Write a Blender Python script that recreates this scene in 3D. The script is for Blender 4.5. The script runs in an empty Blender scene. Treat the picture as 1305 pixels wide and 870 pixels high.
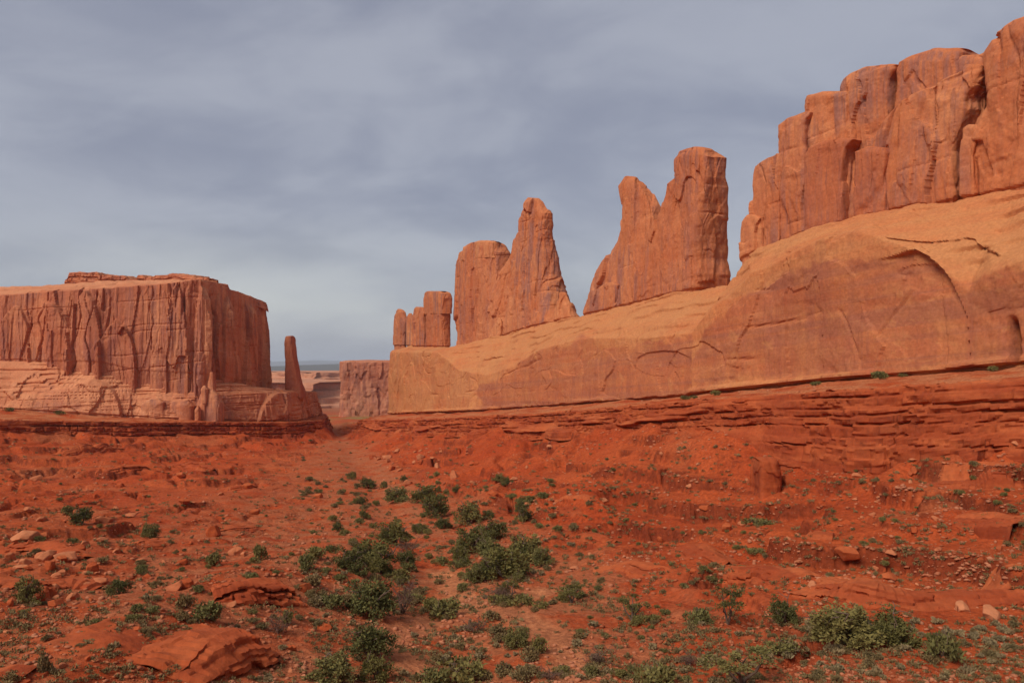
import bpy, math, random
import numpy as np
from math import radians

# ----------------------------------------------------------------- camera, sky, sun, exposure
SC = bpy.context.scene
COL = SC.collection
F, CX, HY = 1015.0, 652.5, 467.0            # focal length and horizon in photograph pixels

cam_d = bpy.data.cameras.new('camera')
cam = bpy.data.objects.new('camera', cam_d)
COL.objects.link(cam)
cam.location = (0, 0, 0)
cam.rotation_euler = (radians(90), 0, 0)
cam_d.sensor_width = 36.0
cam_d.lens = 36.0 * F / 1305.0
cam_d.shift_y = (HY - 435.0) / 1305.0
cam_d.clip_start = 0.1
cam_d.clip_end = 200000.0
SC.camera = cam

SUN_EL, SUN_AZ = radians(44), radians(222)   # azimuth clockwise from +Y (view direction): behind, to the left
SUN_DIR = (math.sin(SUN_AZ) * math.cos(SUN_EL), math.cos(SUN_AZ) * math.cos(SUN_EL), math.sin(SUN_EL))
sun_d = bpy.data.lights.new('sun', 'SUN')
sun_d.energy = 1.08
sun_d.angle = radians(24)
sun_d.color = (1.0, 0.93, 0.82)
sun = bpy.data.objects.new('sun', sun_d)
COL.objects.link(sun)
from mathutils import Vector
sun.rotation_euler = Vector(SUN_DIR).to_track_quat('Z', 'Y').to_euler()

VS = SC.view_settings
SC.display_settings.display_device = 'sRGB'
VS.view_transform = 'Standard'
VS.look = 'None'
VS.gamma = 1.0
VS.exposure = 1.58
SC.cycles.max_bounces = 5
SC.cycles.diffuse_bounces = 3
SC.cycles.volume_bounces = 0
SC.cycles.transparent_max_bounces = 6


class NT:
    """small node helper"""
    def __init__(self, tree):
        self.t = tree; self.n = tree.nodes; self.l = tree.links; self.n.clear()
    def add(self, kind, **kw):
        nd = self.n.new(kind)
        for k, v in kw.items(): setattr(nd, k, v)
        return nd
    def link(self, a, b): self.l.new(a, b)
    def put(self, sock, v):
        if isinstance(v, bpy.types.NodeSocket): self.l.new(v, sock)
        elif v is not None:
            if isinstance(v, (tuple, list)) and len(v) == 3 and sock.type == 'RGBA': v = (*v, 1)
            sock.default_value = v
    def math(self, op, a, b=None, c=None, clamp=False):
        nd = self.add('ShaderNodeMath', operation=op, use_clamp=clamp)
        self.put(nd.inputs[0], a)
        if b is not None: self.put(nd.inputs[1], b)
        if c is not None: self.put(nd.inputs[2], c)
        return nd.outputs[0]
    def vmul(self, v, s):
        nd = self.add('ShaderNodeVectorMath', operation='MULTIPLY')
        self.put(nd.inputs[0], v); nd.inputs[1].default_value = s
        return nd.outputs[0]
    def vadd(self, v, w):
        nd = self.add('ShaderNodeVectorMath', operation='ADD')
        self.put(nd.inputs[0], v); self.put(nd.inputs[1], w)
        return nd.outputs[0]
    def noise(self, v, scale=1.0, detail=4.0, rough=0.55, dist=0.0):
        nd = self.add('ShaderNodeTexNoise')
        self.put(nd.inputs['Vector'], v); nd.inputs['Scale'].default_value = scale
        nd.inputs['Detail'].default_value = detail; nd.inputs['Roughness'].default_value = rough
        nd.inputs['Distortion'].default_value = dist
        return nd.outputs[0]
    def mix(self, f, a, b, mode='MIX'):
        nd = self.add('ShaderNodeMix', data_type='RGBA', blend_type=mode)
        self.put(nd.inputs[0], f); self.put(nd.inputs[6], a); self.put(nd.inputs[7], b)
        return nd.outputs[2]
    def ramp(self, v, a, b, lo=0.0, hi=1.0):
        nd = self.add('ShaderNodeMapRange', interpolation_type='SMOOTHSTEP')
        self.put(nd.inputs[0], v)
        for i, x in enumerate((a, b, lo, hi)): nd.inputs[i + 1].default_value = x
        return nd.outputs[0]
    def attr(self, name):
        return self.add('ShaderNodeAttribute', attribute_name=name).outputs['Fac']
    def bump(self, h, dist, strength=1.0, prev=None):
        nd = self.add('ShaderNodeBump')
        nd.inputs['Strength'].default_value = strength; nd.inputs['Distance'].default_value = dist
        self.put(nd.inputs['Height'], h)
        if prev is not None: self.link(prev, nd.inputs['Normal'])
        return nd.outputs[0]


world = bpy.data.worlds.new('World')
SC.world = world
world.use_nodes = True
w = NT(world.node_tree)
sky = w.add('ShaderNodeTexSky', sky_type='NISHITA', sun_disc=False)
sky.sun_elevation = SUN_EL
sky.sun_rotation = SUN_AZ
sky.air_density = 1.0
sky.dust_density = 2.0
gen = w.add('ShaderNodeTexCoord').outputs['Generated']
sep = w.add('ShaderNodeSeparateXYZ'); w.link(gen, sep.inputs[0])
zc = w.math('MAXIMUM', sep.outputs[2], 0.0)
den = w.math('ADD', zc, 0.42)
comb = w.add('ShaderNodeCombineXYZ')
w.put(comb.inputs[0], w.math('DIVIDE', sep.outputs[0], den))
w.put(comb.inputs[1], w.math('DIVIDE', sep.outputs[1], den))
cl = w.vadd(comb.outputs[0], (3.1, 7.7, 0.0))
big = w.noise(w.vmul(cl, (1.7, 2.3, 1.0)), 1.0, 5.0, 0.5, 0.6)
fine = w.noise(w.vmul(cl, (5.0, 8.0, 1.0)), 1.0, 6.0, 0.58, 0.6)
cv = w.math('MULTIPLY_ADD', fine, 0.25, w.math('MULTIPLY', big, 0.75))
CLOUD_DARK, CLOUD_LIGHT = (1.84, 1.95, 2.46), (2.64, 2.75, 3.19)
cloud = w.mix(w.ramp(cv, 0.38, 0.62), CLOUD_DARK, CLOUD_LIGHT)
# the deck thins towards the horizon
low = w.ramp(zc, 0.0, 0.21, 1.0, 0.0)
lown = w.math('MULTIPLY', low, w.ramp(w.noise(w.vmul(gen, (2.2, 2.2, 9.0)), 1.0, 4.0), 0.38, 0.62, 0.25, 0.95))
lown = w.math('MULTIPLY', lown, w.ramp(sep.outputs[0], 0.05, -0.45, 0.75, 1.25), clamp=True)
cloud = w.mix(lown, cloud, (4.2, 4.3, 4.15))
skycol = w.mix(0.9, sky.outputs[0], cloud)
bg = w.add('ShaderNodeBackground')
w.link(skycol, bg.inputs[0])
bg.inputs[1].default_value = 0.05
wo = w.add('ShaderNodeOutputWorld')
w.link(bg.outputs[0], wo.inputs[0])

# ----------------------------------------------------------------- numpy helpers
RNG = np.random.default_rng(5)
_perm = RNG.permutation(256).astype(np.int64)
_perm = np.concatenate([_perm, _perm, _perm])
_g = RNG.normal(size=(256, 3)); _g /= np.linalg.norm(_g, axis=1)[:, None]


def perlin(x, y, z=0.0, seed=0):
    x, y, z = np.broadcast_arrays(np.asarray(x, float) + seed * 17.31, np.asarray(y, float) - seed * 9.7, np.asarray(z, float) + seed * 5.13)
    xi, yi, zi = np.floor(x).astype(np.int64), np.floor(y).astype(np.int64), np.floor(z).astype(np.int64)
    xf, yf, zf = x - xi, y - yi, z - zi
    fade = lambda t: t * t * t * (t * (t * 6 - 15) + 10)
    u, v, s = fade(xf), fade(yf), fade(zf)
    def gr(dx, dy, dz):
        h = _perm[_perm[_perm[(xi + dx) & 255] + ((yi + dy) & 255)] + ((zi + dz) & 255)]
        g = _g[h]
        return g[..., 0] * (xf - dx) + g[..., 1] * (yf - dy) + g[..., 2] * (zf - dz)
    l = lambda a, b, t: a + t * (b - a)
    return 1.5 * l(l(l(gr(0,0,0), gr(1,0,0), u), l(gr(0,1,0), gr(1,1,0), u), v),
                   l(l(gr(0,0,1), gr(1,0,1), u), l(gr(0,1,1), gr(1,1,1), u), v), s)


def fbm(x, y, z=0.0, oct=4, seed=0, gain=0.5):
    o, a, f = 0.0, 1.0, 1.0
    for i in range(oct):
        o = o + a * perlin(np.asarray(x) * f, np.asarray(y) * f, np.asarray(z) * f, seed + i * 3)
        a *= gain; f *= 2.03
    return o


def sstep(x, a, b):
    t = np.clip((x - a) / (b - a), 0, 1)
    return t * t * (3 - 2 * t)


def cellrand(i, seed=0):
    i = np.asarray(i).astype(np.int64)
    return _perm[(_perm[(i + seed * 31) & 255] + i * 7 + seed) & 255] / 255.0


def tab(pts):
    a = np.array(sorted(pts), float)
    return lambda x: np.interp(x, a[:, 0], a[:, 1])


TD = np.array((-0.408, 0.9129)); ND = np.array((-0.9129, -0.408)); O0 = np.array((115.0, 0.0))
def W(x, y, n=0.0):
    """pixel -> (t, z) on the vertical plane that lies n metres in front of the long wall's line"""
    x = np.asarray(x, float); y = np.asarray(y, float)
    a = (x - CX) / F
    Y = (0.9129 * 115 - n) / (0.9129 * a + 0.408)
    X = a * Y
    t = (X - 115) * TD[0] + Y * TD[1]
    return t, -(y - HY) / F * Y
def wall_xy(t, n):
    return 115 + t * TD[0] + n * ND[0], t * TD[1] + n * ND[1]


def make_mesh(name, V, faces, mat, parent=None, attrs=None, smooth=True, crease=None, loc=(0, 0, 0), link=True):
    V = np.asarray(V, np.float32)
    me = bpy.data.meshes.new(name)
    faces = [np.asarray(f, np.int32) for f in (faces if isinstance(faces, list) else [faces]) if len(f)]
    me.vertices.add(len(V)); me.vertices.foreach_set('co', V.ravel())
    nl = sum(f.size for f in faces); nf = sum(len(f) for f in faces)
    me.loops.add(nl); me.loops.foreach_set('vertex_index', np.concatenate([f.ravel() for f in faces]))
    tot = np.concatenate([np.full(len(f), f.shape[1], np.int32) for f in faces])
    st = np.concatenate([[0], np.cumsum(tot)[:-1]]).astype(np.int32)
    me.polygons.add(nf); me.polygons.foreach_set('loop_start', st); me.polygons.foreach_set('loop_total', tot)
    me.update(calc_edges=True)
    if smooth: me.polygons.foreach_set('use_smooth', np.ones(nf, bool))
    for k, a in (attrs or {}).items():
        at = me.attributes.new(k, 'FLOAT', 'POINT'); at.data.foreach_set('value', np.asarray(a, np.float32).ravel())
    me.materials.append(mat)
    me.validate()
    if crease: me.set_sharp_from_angle(angle=radians(crease))
    ob = bpy.data.objects.new(name, me)
    if link: COL.objects.link(ob)
    if parent is not None: ob.parent = parent
    ob.location = loc
    return ob


def grid_faces(r, c, wrap=False, flip=False):
    i = np.arange(r - 1)[:, None] * c; j = np.arange(c if wrap else c - 1)[None, :]
    k = (j + 1) % c
    q = np.stack([i + j, i + k, i + c + k, i + c + j], -1).reshape(-1, 4)
    return q[:, ::-1] if flip else q


def sheet(name, P, mat, parent=None, attrs=None, origin=(0, 0, 0), flip=False, crease=None):
    r, c, _ = P.shape
    return make_mesh(name, P.reshape(-1, 3) - np.asarray(origin), grid_faces(r, c, flip=flip), mat, parent, attrs, crease=crease)


def tag(o, label=None, cat=None, group=None, kind=None):
    if label: o['label'] = label
    if cat: o['category'] = cat
    if group: o['group'] = group
    if kind: o['kind'] = kind
    return o


def empty(name, loc):
    o = bpy.data.objects.new(name, None)
    o.empty_display_size = 0.5
    COL.objects.link(o); o.location = loc
    return o


# ----------------------------------------------------------------- materials
def rock_mat(name, base, pale, dark, varnish, streak=0.6, bed=0.5, joints=0.45, plates=0.55, wisps=0.0):
    m = bpy.data.materials.new(name); m.use_nodes = True
    n = NT(m.node_tree)
    geo = n.add('ShaderNodeNewGeometry')
    pos = geo.outputs['Position']
    nz = n.add('ShaderNodeSeparateXYZ'); n.link(geo.outputs['Normal'], nz.inputs[0])
    up = nz.outputs[2]
    steep = n.ramp(n.math('ABSOLUTE', up), 0.30, 0.72, 1.0, 0.0)
    sp = n.add('ShaderNodeSeparateXYZ'); n.link(pos, sp.inputs[0])
    strat = n.math('MULTIPLY_ADD', sp.outputs[1], 0.072, sp.outputs[2])
    sc = n.add('ShaderNodeCombineXYZ')
    n.put(sc.inputs[0], n.math('MULTIPLY', sp.outputs[0], 0.02)); n.put(sc.inputs[1], n.math('MULTIPLY', sp.outputs[1], 0.02)); n.put(sc.inputs[2], strat)
    beds = n.noise(sc.outputs[0], 0.55, 5.0, 0.6, 0.25)
    beds2 = n.noise(sc.outputs[0], 2.6, 3.0, 0.6, 0.2)
    big = n.noise(pos, 0.055, 5.0, 0.55, 0.5)
    mid = n.noise(pos, 0.35, 5.0, 0.6, 0.6)
    col = n.mix(n.ramp(big, 0.36, 0.66), base, pale)
    col = n.mix(n.math('MULTIPLY', n.ramp(beds, 0.42, 0.62), bed), col, pale)
    col = n.mix(n.math('MULTIPLY', n.ramp(beds2, 0.5, 0.66), 0.35 * bed), col, dark)
    col = n.mix(n.math('MULTIPLY', n.ramp(mid, 0.46, 0.66), 0.4), col, dark)
    # desert varnish: vertical streaks on the steep faces
    sv = n.vmul(pos, (0.42, 0.42, 0.022))
    st = n.noise(sv, 1.0, 6.0, 0.62, 0.2)
    sv2 = n.vmul(pos, (1.9, 1.9, 0.05))
    st2 = n.noise(sv2, 1.0, 4.0, 0.6, 0.1)
    area = n.ramp(n.noise(pos, 0.045, 4.0, 0.6, 0.8), 0.42, 0.6)
    va = n.attr('varn')
    f = n.math('MULTIPLY', n.ramp(n.math('MULTIPLY_ADD', st2, 0.3, n.math('MULTIPLY', st, 0.8)), 0.46, 0.66), n.math('MULTIPLY_ADD', va, 0.55, n.math('MULTIPLY', area, streak)), clamp=True)
    f = n.math('MULTIPLY', f, steep)
    col = n.mix(f, col, varnish)
    fl = n.math('MULTIPLY', va, n.ramp(n.noise(pos, 0.16, 6.0, 0.62, 0.4), 0.28, 0.62, 0.65, 1.0))
    col = n.mix(n.math('MULTIPLY', fl, 0.8), col, dark)
    lt = n.math('MULTIPLY', n.ramp(st2, 0.58, 0.75), n.math('MULTIPLY', steep, 0.35))
    col = n.mix(lt, col, pale)
    pa = n.attr('pale')
    col = n.mix(n.math('MULTIPLY', pa, n.ramp(beds, 0.3, 0.6, 0.45, 0.95)), col, pale)
    if wisps:
        # pale veins and scars of fresh rock wandering over the smooth face, and darker bands of bedding
        rid = n.math('ABSOLUTE', n.math('SUBTRACT', n.noise(n.vmul(pos, (0.10, 0.10, 0.22)), 1.0, 5.0, 0.6, 0.7), 0.5))
        vein = n.math('MULTIPLY', n.ramp(rid, 0.0, 0.012, 1.0, 0.0), n.ramp(n.noise(pos, 0.06, 3.0), 0.46, 0.6))
        col = n.mix(n.math('MULTIPLY', vein, n.math('MULTIPLY', steep, 0.55 * wisps)), col, pale)
        bandn = n.ramp(n.noise(sc.outputs[0], 0.22, 4.0, 0.55, 0.8), 0.47, 0.56)
        col = n.mix(n.math('MULTIPLY', n.math('MULTIPLY', bandn, va), 0.55 * wisps), col, varnish)
        blot = n.ramp(n.noise(n.vmul(pos, (0.2, 0.2, 0.3)), 1.0, 6.0, 0.65, 0.5), 0.60, 0.66)
        col = n.mix(n.math('MULTIPLY', blot, n.math('MULTIPLY', steep, 0.45 * wisps)), col, pale)
    fi = n.noise(pos, 2.2, 6.0, 0.65)
    col = n.mix(0.4, col, n.mix(n.ramp(fi, 0.3, 0.7), (0.62, 0.60, 0.60), (1.22, 1.22, 1.22)), 'MULTIPLY')
    bs = n.add('ShaderNodeBsdfPrincipled')
    n.link(col, bs.inputs['Base Color'])
    bs.inputs['Roughness'].default_value = 0.95
    bs.inputs['Specular IOR Level'].default_value = 0.08
    b = n.bump(n.noise(pos, 0.4, 6.0, 0.55, 0.3), 0.7, 0.4)
    b = n.bump(n.noise(n.vmul(pos, (1.0, 1.0, 0.35)), 1.6, 7.0, 0.58, 0.2), 0.20, 0.45, b)
    b = n.bump(beds2, 0.25, 0.25, b)
    # fractured plates: broad spalls and small chips
    wp = n.add('ShaderNodeTexNoise'); n.put(wp.inputs['Vector'], pos); wp.inputs['Scale'].default_value = 0.5; wp.inputs['Detail'].default_value = 4
    for sc_, dist_, wob_, lo_ in (((0.30, 0.30, 0.11), 0.75, 0.5, 0.44), ((0.95, 0.95, 0.42), 0.28, 0.6, 0.40)):
        pv_ = n.vadd(n.vmul(pos, sc_), n.vmul(wp.outputs['Color'], (wob_, wob_, wob_)))
        pl_ = n.add('ShaderNodeTexVoronoi', feature='F1'); n.put(pl_.inputs['Vector'], pv_); pl_.inputs['Scale'].default_value = 1.0
        pc_ = n.add('ShaderNodeSeparateColor'); n.link(pl_.outputs['Color'], pc_.inputs[0])
        hh_ = n.math('MULTIPLY', pc_.outputs[0], n.ramp(n.noise(pos, 0.07, 4.0, 0.6), lo_, lo_ + 0.16))
        b = n.bump(n.math('MULTIPLY', hh_, n.ramp(n.math('ABSOLUTE', up), 0.5, 0.9, 1.0, 0.3)), dist_, plates, b)
    # hairline vertical joints
    nd = n.add('ShaderNodeTexNoise'); n.put(nd.inputs['Vector'], pos); nd.inputs['Scale'].default_value = 0.12; nd.inputs['Detail'].default_value = 3
    wv = n.vadd(n.vmul(pos, (0.11, 0.11, 0.016)), n.vmul(nd.outputs['Color'], (0.30, 0.30, 0.10)))
    vo = n.add('ShaderNodeTexVoronoi', feature='DISTANCE_TO_EDGE'); n.put(vo.inputs['Vector'], wv); vo.inputs['Scale'].default_value = 1.0
    crack = n.math('MULTIPLY', n.ramp(vo.outputs['Distance'], 0.0, 0.022, 1.0, 0.0), n.math('MULTIPLY', steep, n.ramp(n.noise(pos, 0.05, 3.0), 0.45, 0.6)))
    b = n.bump(n.math('SUBTRACT', 1.0, crack), 0.45, joints, b)
    n.link(b, bs.inputs['Normal'])
    out = n.add('ShaderNodeOutputMaterial'); n.link(bs.outputs[0], out.inputs[0])
    return m


M_WALL = rock_mat('orange sandstone', (0.53, 0.165, 0.062), (0.60, 0.240, 0.105), (0.40, 0.110, 0.048), (0.26, 0.125, 0.105), 0.75, 0.3, 0.5, 0.4)
M_CLIFF = rock_mat('smooth cliff sandstone', (0.52, 0.165, 0.062), (0.50, 0.207, 0.082), (0.385, 0.108, 0.050), (0.29, 0.106, 0.068), 0.40, 0.55, 0.0, 0.3, 1.0)
M_BUTTE = rock_mat('butte sandstone', (0.50, 0.160, 0.072), (0.60, 0.250, 0.125), (0.38, 0.112, 0.060), (0.24, 0.106, 0.090), 0.65, 0.3)
M_FAR = rock_mat('far sandstone', (0.46, 0.155, 0.080), (0.56, 0.26, 0.15), (0.36, 0.115, 0.065), (0.20, 0.085, 0.07), 0.6, 0.4)
M_LEDGE = rock_mat('dark red ledge rock', (0.375, 0.067, 0.021), (0.45, 0.115, 0.040), (0.28, 0.048, 0.017), (0.14, 0.038, 0.022), 0.3, 0.4, 0.3)
M_BOULDER = rock_mat('fallen sandstone', (0.42, 0.108, 0.042), (0.50, 0.185, 0.085), (0.30, 0.070, 0.028), (0.18, 0.06, 0.04), 0.3, 0.3)


def ground_mat():
    m = bpy.data.materials.new('red desert soil'); m.use_nodes = True
    n = NT(m.node_tree)
    geo = n.add('ShaderNodeNewGeometry'); pos = geo.outputs['Position']
    nz = n.add('ShaderNodeSeparateXYZ'); n.link(geo.outputs['True Normal'], nz.inputs[0])
    big = n.noise(pos, 0.05, 6.0, 0.6, 0.4)
    mid = n.noise(pos, 0.4, 6.0, 0.62, 0.3)
    fin = n.noise(pos, 2.5, 6.0, 0.7)
    col = n.mix(n.ramp(big, 0.35, 0.65), (0.385, 0.059, 0.0175), (0.44, 0.086, 0.027))
    col = n.mix(n.math('MULTIPLY', n.ramp(mid, 0.48, 0.68), 0.6), col, (0.31, 0.047, 0.015))
    col = n.mix(n.math('MULTIPLY', n.ramp(n.noise(pos, 0.028, 6.0, 0.62, 0.6), 0.52, 0.66), n.ramp(fin, 0.3, 0.6, 0.3, 0.8)), col, (0.41, 0.118, 0.047))
    col = n.mix(n.math('MULTIPLY', n.attr('sand'), n.ramp(fin, 0.2, 0.6, 0.55, 1.0)), col, (0.50, 0.185, 0.080))
    col = n.mix(n.math('MULTIPLY', n.attr('wash'), n.ramp(n.noise(pos, 0.22, 5.0, 0.65), 0.36, 0.6, 0.0, 0.85)), col, (0.40, 0.135, 0.060))
    col = n.mix(n.math('MULTIPLY', n.attr('ledge'), 0.75), col, (0.15, 0.030, 0.014))  # risers: dark red rock, with the shadow under outcrops painted into the colour
    col = n.mix(n.attr('far'), col, n.mix(n.ramp(n.noise(pos, 0.004, 5.0, 0.6), 0.4, 0.6), (0.36, 0.15, 0.08), (0.20, 0.15, 0.08)))
    col = n.mix(n.attr('green'), col, (0.20, 0.23, 0.085))
    col = n.mix(0.75, col, n.mix(n.ramp(fin, 0.28, 0.72), (0.55, 0.52, 0.52), (1.30, 1.30, 1.28)), 'MULTIPLY')
    # gravel
    vo = n.add('ShaderNodeTexVoronoi', feature='F1'); n.put(vo.inputs['Vector'], pos); vo.inputs['Scale'].default_value = 2.6
    vs = n.add('ShaderNodeSeparateColor'); n.link(vo.outputs['Color'], vs.inputs[0])
    peb = n.math('MULTIPLY', n.ramp(vo.outputs['Distance'], 0.12, 0.25, 1.0, 0.0), n.math('GREATER_THAN', vs.outputs[0], 0.72))
    peb = n.math('MULTIPLY', peb, n.ramp(n.noise(pos, 0.13, 4.0), 0.42, 0.6))
    col = n.mix(n.math('MULTIPLY', peb, 0.7), col, n.mix(vs.outputs[1], (0.22, 0.055, 0.03), (0.50, 0.25, 0.14)))
    bs = n.add('ShaderNodeBsdfPrincipled'); n.link(col, bs.inputs['Base Color'])
    bs.inputs['Roughness'].default_value = 1.0; bs.inputs['Specular IOR Level'].default_value = 0.05
    b = n.bump(mid, 0.6, 0.6)
    b = n.bump(fin, 0.28, 0.75, b)
    b = n.bump(peb, 0.12, 0.8, b)
    n.link(b, bs.inputs['Normal'])
    out = n.add('ShaderNodeOutputMaterial'); n.link(bs.outputs[0], out.inputs[0])
    return m


M_GROUND = ground_mat()


def plain_mat(name, col, rough=0.9, var=None, attr=None):
    m = bpy.data.materials.new(name); m.use_nodes = True
    n = NT(m.node_tree)
    bs = n.add('ShaderNodeBsdfPrincipled')
    c = col
    pos = n.add('ShaderNodeNewGeometry').outputs['Position']
    if var:
        f = n.attr(attr) if attr else n.ramp(n.noise(pos, 1.2, 5.0, 0.6), 0.3, 0.7)
        c = n.mix(f, col, var)
        ob = n.add('ShaderNodeObjectInfo').outputs['Random']
        c = n.mix(n.ramp(ob, 0.0, 1.0, 0.0, 0.4), c, (var[0] * 1.25, var[1] * 1.05, var[2] * 0.9))
    n.put(bs.inputs['Base Color'], c)
    bs.inputs['Roughness'].default_value = rough; bs.inputs['Specular IOR Level'].default_value = 0.15
    out = n.add('ShaderNodeOutputMaterial'); n.link(bs.outputs[0], out.inputs[0])
    return m


# ----------------------------------------------------------------- terrain height
base_px = [(440, 532), (500, 528), (610, 524), (740, 515), (870, 505), (950, 497), (1050, 487), (1120, 482), (1250, 470), (1400, 458), (1700, 440)]
_bt, _bz = W([p[0] for p in base_px], [p[1] for p in base_px], 0.0)
_o = np.argsort(_bt); _bt, _bz = _bt[_o], _bz[_o]
z_base = lambda t: np.interp(t, _bt, _bz)


def n_edge(t):
    e = 26 + 2.6 * perlin(t / 24.0, 3.3) + 1.6 * perlin(t / 9.0, 8.1) + 0.8 * perlin(t / 4.0, 1.1)
    e = e - 3.5 * sstep(t, 190, 330)
    e = e + 3.0 * np.exp(-((t - 112) / 14.0) ** 2)
    return np.where(t > 395, e + (10 - e) * sstep(t, 395, 432), e)


_te = np.arange(-160, 433, 2.0)
_ne = n_edge(_te)
_px, _py = wall_xy(_te, _ne)
edge_R = np.stack([_px, _py], 1)
_tail = np.array([wall_xy(438, 2), wall_xy(441, -12), wall_xy(440, -45)])
edge_R = np.concatenate([edge_R, _tail])
poly_R = np.concatenate([edge_R, [wall_xy(440, -500)], [wall_xy(-160, -500)]])

_kl = np.array([(-420, 160), (-330, 180), (-230, 205), (-150, 235), (-114, 280), (-89, 318), (-83, 338), (-92, 400), (-130, 470)], float)
def densify(p, step=2.0):
    d = np.r_[0, np.cumsum(np.linalg.norm(np.diff(p, axis=0), axis=1))]
    s = np.arange(0, d[-1], step)
    q = np.stack([np.interp(s, d, p[:, 0]), np.interp(s, d, p[:, 1])], 1)
    for _ in range(6): q[1:-1] = 0.25 * q[:-2] + 0.5 * q[1:-1] + 0.25 * q[2:]
    return q
edge_L = densify(_kl)
_s = np.arange(len(edge_L)) * 2.0
_w = 3.0 * perlin(_s / 26.0, 4.4) + 1.6 * perlin(_s / 8.0, 6.4)
_d = np.gradient(edge_L, axis=0); _d /= np.linalg.norm(_d, axis=1)[:, None]
edge_L = edge_L + np.stack([_d[:, 1], -_d[:, 0]], 1) * _w[:, None]
poly_L = np.concatenate([edge_L, [(-600, 640)], [(-700, 160)]])

zL_top = lambda X, Y: -20.8 - 0.0689 * np.clip(X, -260, 0) - 0.0237 * np.clip(Y, 0, 420)
floor_t = tab([(-60, -3), (0, -1.75), (4, -3.4), (12, -8), (24, -13.2), (40, -15.6), (70, -18.6), (120, -23), (200, -27), (300, -28.8), (400, -31.5), (600, -38.5), (900, -53), (1300, -63), (3000, -66), (90000, -70)])
wash_xy = np.array([(4, -80), (2, 10), (-2, 40), (-9, 80), (-18, 120), (-36, 200), (-63, 300), (-89, 400), (-142, 600), (-200, 900)], float)


def seg_dist(X, Y, P, closed=False):
    best = np.full(X.shape, 1e18)
    Q = np.concatenate([P, P[:1]]) if closed else P
    for a, b in zip(Q[:-1], Q[1:]):
        d = b - a; L = d @ d
        u = np.clip(((X - a[0]) * d[0] + (Y - a[1]) * d[1]) / L, 0, 1)
        best = np.minimum(best, (X - a[0] - u * d[0]) ** 2 + (Y - a[1] - u * d[1]) ** 2)
    return np.sqrt(best)


def inside(X, Y, P):
    r = np.zeros(X.shape, bool)
    Q = np.concatenate([P, P[:1]])
    for a, b in zip(Q[:-1], Q[1:]):
        if a[1] == b[1]: continue
        c = (a[1] > Y) != (b[1] > Y)
        r ^= c & (X < (b[0] - a[0]) * (Y - a[1]) / (b[1] - a[1]) + a[0])
    return r


LEDGE_L = 4.6
def ledge_R(t):
    return (3.4 + 5.2 * np.exp(-((t - 118) / 17.0) ** 2) + 1.8 * sstep(t, 112, 96)) * (0.95 + 0.30 * perlin(t / 17.0, 2.7))
sR_poly = poly_R[::1]


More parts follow.
